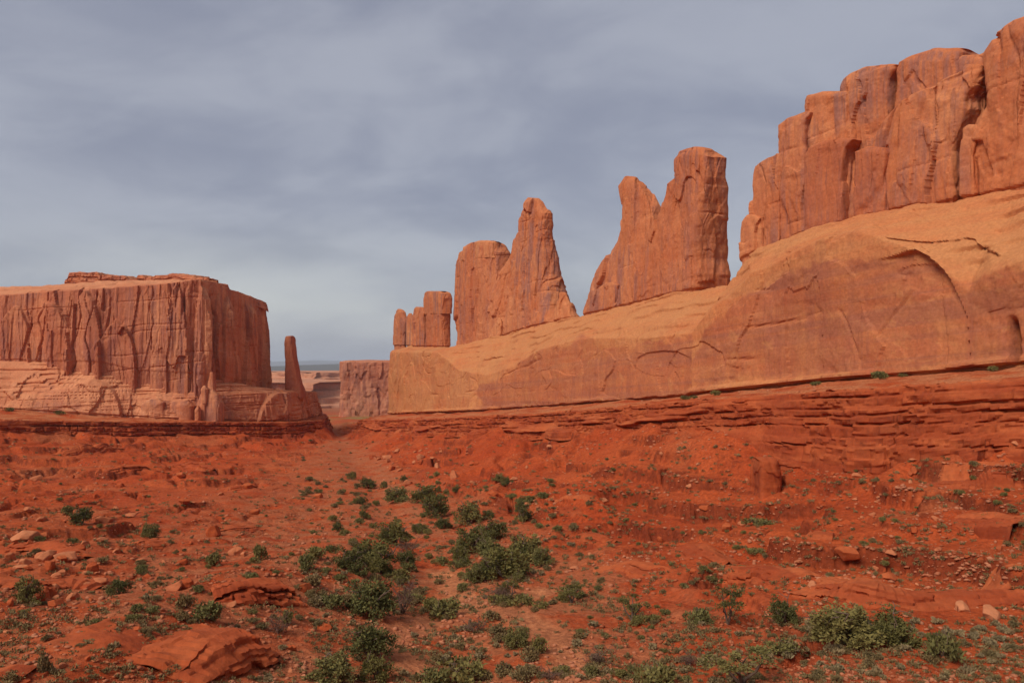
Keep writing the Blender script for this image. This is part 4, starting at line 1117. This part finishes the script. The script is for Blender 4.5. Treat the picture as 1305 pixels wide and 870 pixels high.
for x, y, wpx, lab, v in [
    (225, 752, 30, 'large blocky tan boulder with a companion beside a bush on the near slope', 1), (240, 748, 22, 'smaller pale boulder leaning against the large blocky tan one', 3),
    (270, 683, 24, 'lone rounded pink boulder standing on the left slope among bushes', 3), (133, 666, 26, 'flat-topped boulder beside a clump of dark bushes', 1),
    (387, 754, 20, 'rounded red boulder perched beside the overhanging shelf', 3), (33, 690, 40, 'largest pale slab in the heap of boulders at left', 2),
    (86, 712, 34, 'broad flat slab at the outer end of the boulder heap', 4), (14, 712, 22, 'small grey-red block at the inner end of the boulder heap', 1),
    (129, 744, 32, 'flat slab lying below the boulder heap', 4), (119, 728, 20, 'upright small block above the flat slab', 3), (59, 712, 26, 'angular block in the middle of the boulder heap', 5),
    (412, 802, 24, 'dark red boulder at the bend of the sandy trail', 0), (1035, 750, 24, 'square pale boulder standing on the low slabby ledge', 1), (1133, 738, 24, 'dark red boulder above the low slabby ledge', 6),
    (1159, 766, 44, 'wide rounded slab fallen from the low ledge', 2), (1262, 786, 36, 'big angular block at the foot of the low ledge', 1), (1226, 778, 26, 'smaller block leaning beside the big angular one', 5),
    (1084, 714, 40, 'dark broad rock half buried amid pale rubble', 6), (1292, 570, 18, 'pale flat boulder lodged under the great dark ledge', 2), (494, 584, 16, 'whitish fallen block far off on the slope below the wall', 1),
    (484, 586, 9, 'small whitish block beside the larger far one', 1), (520, 618, 18, 'red block at the head of the thick bushes', 5), (578, 608, 18, 'red block on the slope above the thick bushes', 5), (655, 612, 14, 'small pale block on the slope in the middle distance', 2),
    (70, 772, 24, 'low red block below the jumbled ledge', 6), (182, 716, 18, 'small flat stone on open soil', 4), (300, 706, 22, 'small dark red block by the lone bushes', 5), (160, 745, 20, 'small tan block beside a bush', 1)]:
    put_boulder(x, y, wpx, lab, None, v)
BG = [('tan boulder lying in the rubble of the left slope', 'boulders on the left slope', (0, 390, 600, 860), 100, (6, 18)),
      ('red boulder strewn over the slope under the long wall', 'boulders on the slope under the wall', (560, 1305, 575, 745), 70, (6, 16)),
      ('small boulder among the bushes on the canyon floor', 'boulders on the canyon floor', (400, 900, 610, 860), 35, (6, 14)),
      ('pale fallen boulder in the rubble fan below the dark ledge', 'boulders in the rubble fan', (1050, 1125, 600, 690), 26, (5, 11)),
      ('boulder in the heap on the left rim', 'boulders heaped on the left rim', (-5, 130, 682, 770), 40, (10, 26)),
      ('fallen block far down the slope below the wall', 'fallen blocks far down the slope', (470, 620, 575, 625), 30, (5, 13))]
for lab, grp, (x0, x1, y0, y1), cnt, (s0, s1) in BG:
    for _ in range(cnt):
        put_boulder(rb.uniform(x0, x1), rb.uniform(y0, y1), s0 + (s1 - s0) * rb.random() ** 2, lab, grp)

# one outcrop standing out of the ledge's talus
X, Y, Z = hit(976, 628)
oc = tag(empty('rock_outcrop', (X, Y, Z)), 'squat pillar of red rock jutting out below the great dark ledge', 'outcrop')
free_rock('pillar', oc, [(956, 632), (957, 610), (958, 584)], [(996, 632), (995, 606), (991, 583)], Y - 0.5, 4.5, M_LEDGE, seed=650, e=6, amp=.5, res=.08, rnd=.5, sink=.6)
free_rock('block', oc, [(992, 632), (993, 612), (996, 606)], [(1016, 632), (1014, 614), (1010, 607)], Y + .4, 3.5, M_LEDGE, seed=651, e=6, amp=.4, res=.08, rnd=.4, sink=.6)

# countless stones: one object
rs = np.random.default_rng(77)
VV, FF, base_i = [], [], 0
proto = [rock_mesh(700 + q, 0.6, 7, 1) for q in range(6)]
M_STONE = rock_mat('scattered stones', (0.37, 0.100, 0.042), (0.48, 0.19, 0.10), (0.22, 0.055, 0.028), (0.16, 0.06, 0.045), 0.1, 0.2)
cnt = 0
while cnt < 15000:
    x, y = rs.uniform(-30, 1335), 490 + 395 * rs.random() ** 0.95
    X, Y, Z = hit(x, y)
    dens = 0.35 + 0.9 * float(perlin(X / 9.0, Y / 9.0, 0.2, 91)) + 0.5 * float(perlin(X / 2.5, Y / 2.5, 0.2, 93))
    if rs.random() > dens: continue
    V, Fc = proto[rs.integers(6)]
    sz = 0.10 + 0.42 * rs.random() ** 4.0
    sz *= (Y / 60.0) ** 0.45
    a = rs.uniform(0, 6.28); c_, s_ = np.cos(a), np.sin(a)
    Q = V * sz * np.array([1, 1, rs.uniform(.7, 1.2)])
    Q = np.stack([Q[:, 0] * c_ - Q[:, 1] * s_ + X, Q[:, 0] * s_ + Q[:, 1] * c_ + Y, Q[:, 2] + Z + 0.08 * sz], 1)
    VV.append(Q); FF.append(Fc + base_i); base_i += len(V); cnt += 1
VV = np.concatenate(VV)
st_ = make_mesh('loose_stones', VV, [np.concatenate(FF)], M_STONE, attrs=dict(varn=np.zeros(len(VV)), pale=np.clip(0.2 + fbm(VV[:, 0] / 3, VV[:, 1] / 3, 0, 2, 5), 0, 1)), smooth=False)
tag(st_, kind='stuff')

# ----------------------------------------------------------------- plants
M_JUN = plain_mat('juniper foliage', (0.046, 0.047, 0.015), 0.8, (0.150, 0.135, 0.042), 'tint')
M_SAGE = plain_mat('sagebrush foliage', (0.110, 0.076, 0.030), 0.9, (0.225, 0.165, 0.075), 'tint')
M_GREEN = plain_mat('fresh green foliage', (0.076, 0.073, 0.023), 0.85, (0.200, 0.172, 0.058), 'tint')
M_DRY = plain_mat('dry grass', (0.16, 0.11, 0.055), 0.95, (0.30, 0.23, 0.125), 'tint')
M_WOOD = plain_mat('grey bark', (0.10, 0.060, 0.042), 0.95, (0.17, 0.12, 0.09))
M_TWIG = plain_mat('dead twigs', (0.085, 0.045, 0.032), 0.95, (0.17, 0.10, 0.075))


def tube(pts, r0, r1, sides=5):
    pts = np.array(pts, float); k = len(pts)
    d = np.gradient(pts, axis=0); d /= np.linalg.norm(d, axis=1)[:, None] + 1e-9
    a = np.cross(d, (0.31, 0.17, 0.93)); a /= np.linalg.norm(a, axis=1)[:, None] + 1e-9
    b = np.cross(d, a); rr = np.linspace(r0, r1, k)[:, None]
    th = np.linspace(0, 2 * np.pi, sides, endpoint=False)
    V = np.concatenate([(pts + rr * (np.cos(t) * a + np.sin(t) * b))[:, None] for t in th], 1).reshape(-1, 3)
    return V, grid_faces(k, sides, wrap=True)


def join(parts):
    Vs, Fs, n_ = [], [], 0
    for V, f in parts: Vs.append(V); Fs.append(f + n_); n_ += len(V)
    return np.concatenate(Vs), np.concatenate(Fs)


def limbs(r, n, rad_, h, thick, spread=0.75, curl=0.25):
    parts, tips = [], []
    for i in range(n):
        a = 2 * np.pi * (i + r.uniform(-.3, .3)) / n; rr = rad_ * r.uniform(.4, 1.0) * spread; hh = h * r.uniform(.45, .85)
        p = [np.zeros(3)]
        for u in (0.25, 0.5, 0.75, 1.0):
            p.append(np.array([np.cos(a) * rr * u ** 1.2, np.sin(a) * rr * u ** 1.2, hh * u]) + r.normal(size=3) * curl * rad_ * 0.25 * u)
        parts.append(tube(p, thick, thick * 0.3)); tips.append(p)
        for _ in range(2):
            j = r.integers(2, 5); q = p[j]; e_ = q + np.array([r.normal() * .25 * rad_, r.normal() * .25 * rad_, r.uniform(.05, .25) * h])
            parts.append(tube([q, (q + e_) / 2 + r.normal(size=3) * .03, e_], thick * .45, thick * .15, 4)); tips.append([q, e_])
    return join(parts), tips


def leaves(r, centres, radii, per, size, up=0.3):
    n_ = len(centres) * per
    c = np.repeat(np.array(centres), per, 0); rd = np.repeat(np.array(radii), per)
    d = r.normal(size=(n_, 3)); d /= np.linalg.norm(d, axis=1)[:, None]
    p = c + d * (rd * r.random(n_) ** 0.45)[:, None] * np.array([1, 1, .8])
    ax_ = d * 0.7 + r.normal(size=(n_, 3)) * 0.6 + np.array([0, 0, up]); ax_ /= np.linalg.norm(ax_, axis=1)[:, None]
    sd_ = np.cross(ax_, r.normal(size=(n_, 3))); sd_ /= np.linalg.norm(sd_, axis=1)[:, None] + 1e-9
    L = size * r.uniform(.7, 1.5, n_)[:, None]; w_ = L * 0.30
    V = np.stack([p - sd_ * w_, p + ax_ * L * .5 - sd_ * w_ * .8, p + ax_ * L, p + ax_ * L * .4 + sd_ * w_], 1).reshape(-1, 3)
    f = np.arange(n_ * 4).reshape(-1, 4)
    tint = np.repeat(np.clip(np.repeat(r.random(len(centres)), per) * .65 + r.random(n_) * .35, 0, 1), 4)
    V[:, 2] = np.maximum(V[:, 2], -0.01)
    return V, f, tint


def plant(name, seed, kind):
    """a source plant of unit width standing at the origin, kept out of the scene until it is copied"""
    r = np.random.default_rng(seed)
    root = bpy.data.objects.new(name, None); root.empty_display_size = 0.3
    if kind in ('juniper', 'open'):
        hgt = 0.75 if kind == 'juniper' else 1.25
        (tv, tf), tips = limbs(r, 6 if kind == 'juniper' else 4, 0.5, hgt, 0.028 if kind == 'juniper' else 0.04, 0.8, 0.5)
        cs, rd = [], []
        n_ = 52 if kind == 'juniper' else 30
        for i in range(n_):
            if kind == 'juniper':
                a = r.uniform(0, 6.283); el = np.arcsin(r.uniform(0.0, 1.0)); q = r.uniform(.55, 1.0) * (1 + .22 * np.sin(3 * a + seed))
                cs.append((np.cos(a) * np.cos(el) * .42 * q, np.sin(a) * np.cos(el) * .42 * q, hgt * (.16 + .72 * np.sin(el) * q))); rd.append(r.uniform(.07, .14))
            else:
                tp = tips[r.integers(len(tips))]; q = np.array(tp[-1]); cs.append(tuple(q + r.normal(size=3) * .09)); rd.append(r.uniform(.06, .13))
        fv, ff, ft = leaves(r, cs, rd, 62 if kind == 'juniper' else 55, 0.050, .35)
        ch = [make_mesh('trunk', tv, [tf], M_WOOD, root, link=False), make_mesh('crown', fv, [ff], M_JUN if seed % 3 else M_GREEN, root, dict(tint=ft), smooth=False, link=False)]
    elif kind == 'dead':
        (tv, tf), tips = limbs(r, 9, 0.5, 0.8, 0.022, 1.0, 1.2)
        parts = [(tv, tf)]
        for tp in tips:
            for _ in range(5):
                q = np.array(tp[-1]) * r.uniform(.7, 1); e_ = q + r.normal(size=3) * np.array([.16, .16, .12])
                e_[2] = max(e_[2], 0.02)
                parts.append(tube([q, (q + e_) / 2 + r.normal(size=3) * .02, e_], .008, .003, 3))
        tv, tf = join(parts)
        ch = [make_mesh('branches', tv, [tf], M_TWIG, root, link=False)]
    else:
        n_, per, sz, up, mt, hgt = dict(sage=(22, 34, .085, .5, M_SAGE, .6), green=(20, 36, .080, .45, M_GREEN, .6), grass=(12, 26, .20, 1.3, M_DRY, .5))[kind]
        cs, rd = [], []
        for i in range(n_):
            a = r.uniform(0, 6.283); q = r.random() ** .5
            cs.append((np.cos(a) * .36 * q, np.sin(a) * .36 * q, hgt * (.15 + .6 * r.random() * (1 - .6 * q)))); rd.append(r.uniform(.09, .17))
        fv, ff, ft = leaves(r, cs, rd, per, sz, up)
        ch = [make_mesh('foliage', fv, [ff], mt, root, dict(tint=ft), smooth=False, link=False)]
        if kind != 'grass':
            (tv, tf), _t = limbs(r, 6, 0.42, .5, 0.014, .8, .4)
            ch.append(make_mesh('stems', tv, [tf], M_WOOD, root, link=False))
    return root, ch


SRC = {k: [plant(nm, 800 + 17 * i + j, k) for j in range(cn)] for i, (k, nm, cn) in enumerate((('juniper', 'juniper_bush', 6), ('open', 'juniper_tree', 3), ('dead', 'dead_bush', 3), ('sage', 'sagebrush', 5), ('green', 'green_shrub', 4), ('grass', 'grass_tuft', 4)))}
rp = random.Random(31)


def put_plant(kind, x, y, wpx, hpx, label, cat, group=None, wm=None, hm=None):
    X, Y, Z = hit(x, min(y, 884.0))
    root, ch = SRC[kind][rp.randrange(len(SRC[kind]))]
    o_ = root.copy(); COL.objects.link(o_)
    for c_ in ch:
        d_ = c_.copy(); COL.objects.link(d_); d_.parent = o_
    hk = dict(juniper=.72, open=1.2, dead=.75, sage=.52, green=.52, grass=.6)[kind]
    wm = wm or 1.14 * wpx / F * Y
    hm = hm or (hpx / F * Y if hpx else wm * hk * rp.uniform(.85, 1.15))
    o_.scale = (wm, wm, hm / hk)
    o_.rotation_euler = (0, 0, rp.uniform(0, 6.28))
    o_.location = (X, Y, Z - 0.03 * hm)
    tag(o_, label, cat, group)
    return o_


BIG = [
    ('juniper', 473, 785, 68, 50, 'broad dark juniper left of the sandy trail beside a dead bush'), ('juniper', 470, 840, 62, 48, 'rounded juniper just below the broad dark one by the trail'),
    ('juniper', 478, 722, 58, 38, 'wide juniper in the middle of the canyon floor left of bare soil'), ('juniper', 502, 692, 44, 30, 'mid-sized juniper behind the wide one on the canyon floor'),
    ('juniper', 480, 868, 42, 40, 'small juniper crowding the foot of the rounded one by the trail'), ('juniper', 425, 872, 60, 42, 'ragged shrub cut by the bottom edge beside the left trail'),
    ('juniper', 643, 737, 62, 42, 'largest juniper of the thicket right of the bare strip'), ('juniper', 672, 715, 46, 40, 'juniper at the right end of the thicket'), ('juniper', 605, 704, 44, 38, 'juniper at the left end of the thicket'),
    ('juniper', 628, 690, 36, 30, 'juniper in the rear row of the thicket'), ('juniper', 597, 668, 38, 30, 'dense juniper behind the thicket'), ('juniper', 556, 660, 34, 34, 'upright dark juniper at the back of the floor'),
    ('juniper', 541, 640, 36, 24, 'dark juniper near the head of the bushes'), ('juniper', 505, 640, 32, 22, 'dark juniper beside red blocks at the head of the bushes'), ('juniper', 470, 622, 22, 14, 'small dark juniper far up the wash'),
    ('open', 665, 664, 20, 19, 'small round tree alone on the far edge of the floor'), ('juniper', 690, 722, 26, 28, 'small juniper leaning from the right end of the thicket'), ('juniper', 586, 714, 24, 22, 'small juniper beside the bare red strip'),
    ('green', 567, 787, 48, 26, 'spreading green shrub between the two sandy tracks'), ('open', 651, 764, 26, 26, 'bright little tree with reddish dead wood at its foot'), ('juniper', 660, 826, 34, 30, 'leafy bush at the right rim of the sandy trail'),
    ('green', 686, 832, 24, 24, 'low green bush beside the leafy one at the trail rim'), ('open', 806, 792, 32, 38, 'small upright tree with thin crown left of the flat'), ('open', 728, 768, 30, 26, 'small tree growing among pale stones at the foot of the slope'),
    ('green', 588, 866, 62, 34, 'wide low shrub at the bottom edge between the tracks'), ('green', 548, 872, 44, 26, 'low green shrub at the bottom edge near the left track'), ('juniper', 1068, 818, 84, 52, 'largest juniper clump on the open flat at right'),
    ('juniper', 1090, 812, 50, 40, 'crown merging with the largest juniper clump'), ('juniper', 1138, 823, 60, 44, 'dense dark round juniper right of the largest clump'), ('juniper', 1000, 797, 38, 34, 'compact juniper left of the largest clump'),
    ('open', 928, 797, 36, 52, 'gnarled upright tree with bare lower trunk on the flat'), ('green', 890, 794, 36, 26, 'low grey green shrub left of the gnarled tree'), ('open', 945, 872, 72, 56, 'big tangled tree cut by the bottom edge below the flat'),
    ('green', 836, 872, 52, 34, 'spreading bush at the bottom edge left of the tangled tree'), ('green', 1200, 838, 52, 40, 'thin grey green shrub right of the dense round juniper'), ('green', 996, 832, 40, 18, 'low sparse shrub below the compact juniper'),
    ('juniper', 35, 770, 30, 36, 'dark bush standing below the boulder heap'), ('green', 264, 790, 40, 28, 'bright rounded bush beside the stepped ledge'), ('juniper', 152, 757, 28, 22, 'dark bush beside the flat fallen slab'),
    ('green', 272, 719, 20, 20, 'lone rounded bush on the smooth left slope'), ('juniper', 192, 686, 24, 22, 'dark bush of a pair on the left slope'), ('juniper', 105, 668, 28, 24, 'dark bush beside the flat topped boulder'),
    ('green', 86, 656, 18, 14, 'smaller bush behind the one by the flat topped boulder'), ('green', 332, 714, 20, 24, 'thin upright bush on the left slope above the shelf'), ('green', 390, 728, 24, 26, 'leafy bush at the edge of the wash'),
    ('green', 965, 669, 38, 11, 'flat bright green mat on the bare red slope'), ('green', 963, 706, 28, 9, 'second flat green mat lower on the bare red slope'), ('juniper', 972, 556, 14, 22, 'dark narrow bush growing in a crack of the great ledge'),
    ('green', 1155, 552, 20, 14, 'green bush growing in the notch of the great ledge'), ('sage', 236, 776, 24, 22, 'dusty bush behind the bright rounded one'), ('green', 366, 795, 18, 20, 'dark bush below the overhanging shelf'), ('sage', 57, 858, 18, 32, 'tall dusty bush by the corner ledge'),
]
for kind, x, y, wp_, hp_, lab in BIG:
    put_plant(kind, x, y, wp_, hp_, lab, 'tree' if kind == 'open' else 'bush')
for x, y, wp_, hp_, lab in [(513, 782, 34, 42, 'grey leafless bush beside the broad dark juniper'), (605, 806, 28, 18, 'blackened dead bush between the trail branches'), (636, 762, 36, 18, 'reddish dead bush at the foot of the bright little tree'),
                            (520, 708, 26, 24, 'leafless bush behind the wide juniper'), (878, 848, 30, 16, 'small dead bush on the open flat'), (700, 866, 26, 18, 'sprawling dead bush beside the trail at the bottom'), (355, 808, 30, 28, 'thin leafless bush in the wash below the shelf'), (760, 846, 30, 20, 'bleached dead bush right of the trail')]:
    put_plant('dead', x, y, wp_, hp_, lab, 'dead bush')

ZONES = [  # kind, count, box, metres wide, label, group, category
    ('juniper', 40, (430, 700, 608, 745), (1.4, 3.0), 'dark green bush in the thicket on the canyon floor', 'bushes in the canyon thicket', 'bush'),
    ('green', 95, (400, 720, 605, 780), (0.9, 2.2), 'olive green shrub on the canyon floor', 'green shrubs on the canyon floor', 'shrub'),
    ('green', 26, (690, 880, 745, 870), (0.5, 1.2), 'small olive shrub beside the trail', 'small shrubs beside the trail', 'shrub'),
    ('green', 45, (0, 400, 585, 800), (0.6, 1.3), 'green shrub on the left slope', 'green shrubs on the left slope', 'shrub'),
    ('green', 45, (620, 1305, 600, 740), (0.5, 1.1), 'green shrub on the slope under the wall', 'green shrubs on the slope under the wall', 'shrub'),
    ('sage', 98, (395, 760, 640, 870), (0.6, 1.5), 'dusty grey sagebrush on the canyon floor', 'sagebrush on the canyon floor', 'sagebrush'),
    ('sage', 60, (800, 1305, 795, 870), (0.35, 0.85), 'dusty grey sagebrush on the open flat', 'sagebrush on the open flat', 'sagebrush'),
    ('sage', 55, (0, 400, 580, 870), (0.45, 1.0), 'dusty grey sagebrush on the left slope', 'sagebrush on the left slope', 'sagebrush'),
    ('sage', 55, (620, 1305, 570, 760), (0.45, 1.0), 'dusty grey sagebrush on the slope under the wall', 'sagebrush on the slope under the wall', 'sagebrush'),
    ('sage', 30, (380, 480, 560, 650), (1.0, 2.2), 'dusty sagebrush far up the wash', 'sagebrush far up the wash', 'sagebrush'),
    ('grass', 110, (720, 1305, 790, 872), (0.35, 0.75), 'dry straw coloured grass tuft on the open flat', 'grass tufts on the open flat', 'grass'),
    ('grass', 120, (395, 740, 690, 872), (0.35, 0.8), 'dry grass tuft on the canyon floor', 'grass tufts on the canyon floor', 'grass'),
    ('grass', 60, (0, 400, 620, 870), (0.3, 0.6), 'dry grass tuft on the left slope', 'grass tufts on the left slope', 'grass'),
]
for kind, cnt, (x0, x1, y0, y1), (w0_, w1_), lab, grp, cat in ZONES:
    made = 0; tries = 0
    while made < cnt and tries < 4000:
        tries += 1
        x, y = rp.uniform(x0, x1), rp.uniform(y0, y1)
        X, Y, Z = hit(x, y)
        if any(((trv - (X, Y)) ** 2).sum(1).min() < 2.0 for trv in trails): continue
        if rp.random() > 0.55 + 0.9 * float(perlin(X / 7.0, Y / 7.0, 0.6, 97)): continue
        put_plant(kind, x, y, 0, 0, lab, cat, grp, wm=w0_ + (w1_ - w0_) * rp.random() ** 1.6)
        made += 1
# plants along the foot of the wall
for x, y, wp_ in ((1122, 483, 24), (1275, 470, 26), (1265, 473, 16), (873, 509, 14), (884, 508, 10), (912, 504, 16), (1040, 491, 14), (1150, 480, 12), (12, 524, 12), (75, 528, 14), (130, 530, 10), (845, 552, 9), (932, 549, 9), (655, 556, 8)):
    put_plant('green', x, y, wp_, wp_ * .5, 'green shrub rooted at the foot of the cliff', 'shrub', 'shrubs along the foot of the cliffs')

# low dry ground cover: one object
VV, FF, TT, n0 = [], [], [], 0
cov = [leaves(np.random.default_rng(900 + q), [(0, 0, .1), (.18, .1, .08), (-.15, .12, .1), (.02, -.2, .09)], [.18, .14, .15, .14], 9, .16, .9) for q in range(5)]
cnt = 0
while cnt < 5000:
    x, y = rs.uniform(-20, 1325), 560 + 320 * rs.random() ** .8
    floor_ = (x > 395 and x < 800 and y > 610) or (x >= 700 and y > 785)
    if rs.random() > (0.97 if floor_ else 0.5): continue
    X, Y, Z = hit(x, y)
    if any(((trv - (X, Y)) ** 2).sum(1).min() < 1.3 for trv in trails): continue
    if rs.random() > 0.5 + 0.9 * float(perlin(X / 5.0, Y / 5.0, 0.6, 99)): continue
    V, f, tn = cov[rs.integers(5)]
    sz = rs.uniform(.35, .85) * (Y / 55.0) ** .5
    a = rs.uniform(0, 6.28); c_, s_ = np.cos(a), np.sin(a)
    VV.append(np.stack([(V[:, 0] * c_ - V[:, 1] * s_) * sz + X, (V[:, 0] * s_ + V[:, 1] * c_) * sz + Y, V[:, 2] * sz + Z], 1)); FF.append(f + n0); TT.append(np.clip(tn * .6 + rs.random() * .5, 0, 1)); n0 += len(V); cnt += 1
gc = make_mesh('ground_cover', np.concatenate(VV), [np.concatenate(FF)], M_SAGE, attrs=dict(tint=np.concatenate(TT)), smooth=False)
tag(gc, kind='stuff')


# ----------------------------------------------------------------- the air
V = np.array([(x, y, z) for z in (-75.0, 420.0) for y in (-46000.0, 46000.0) for x in (-46000.0, 46000.0)])
Fc = np.array([(0, 2, 3, 1), (4, 5, 7, 6), (0, 1, 5, 4), (2, 6, 7, 3), (0, 4, 6, 2), (1, 3, 7, 5)])
M_HAZE = bpy.data.materials.new('haze'); M_HAZE.use_nodes = True
n = NT(M_HAZE.node_tree)
pv = n.add('ShaderNodeVolumePrincipled')
pv.inputs['Color'].default_value = (0.80, 0.87, 1.0, 1)
pv.inputs['Density'].default_value = 4.5e-5
pv.inputs['Anisotropy'].default_value = 0.0
out = n.add('ShaderNodeOutputMaterial'); n.link(pv.outputs[0], out.inputs['Volume'])
tag(make_mesh('haze', V, [Fc], M_HAZE, smooth=False), kind='stuff')
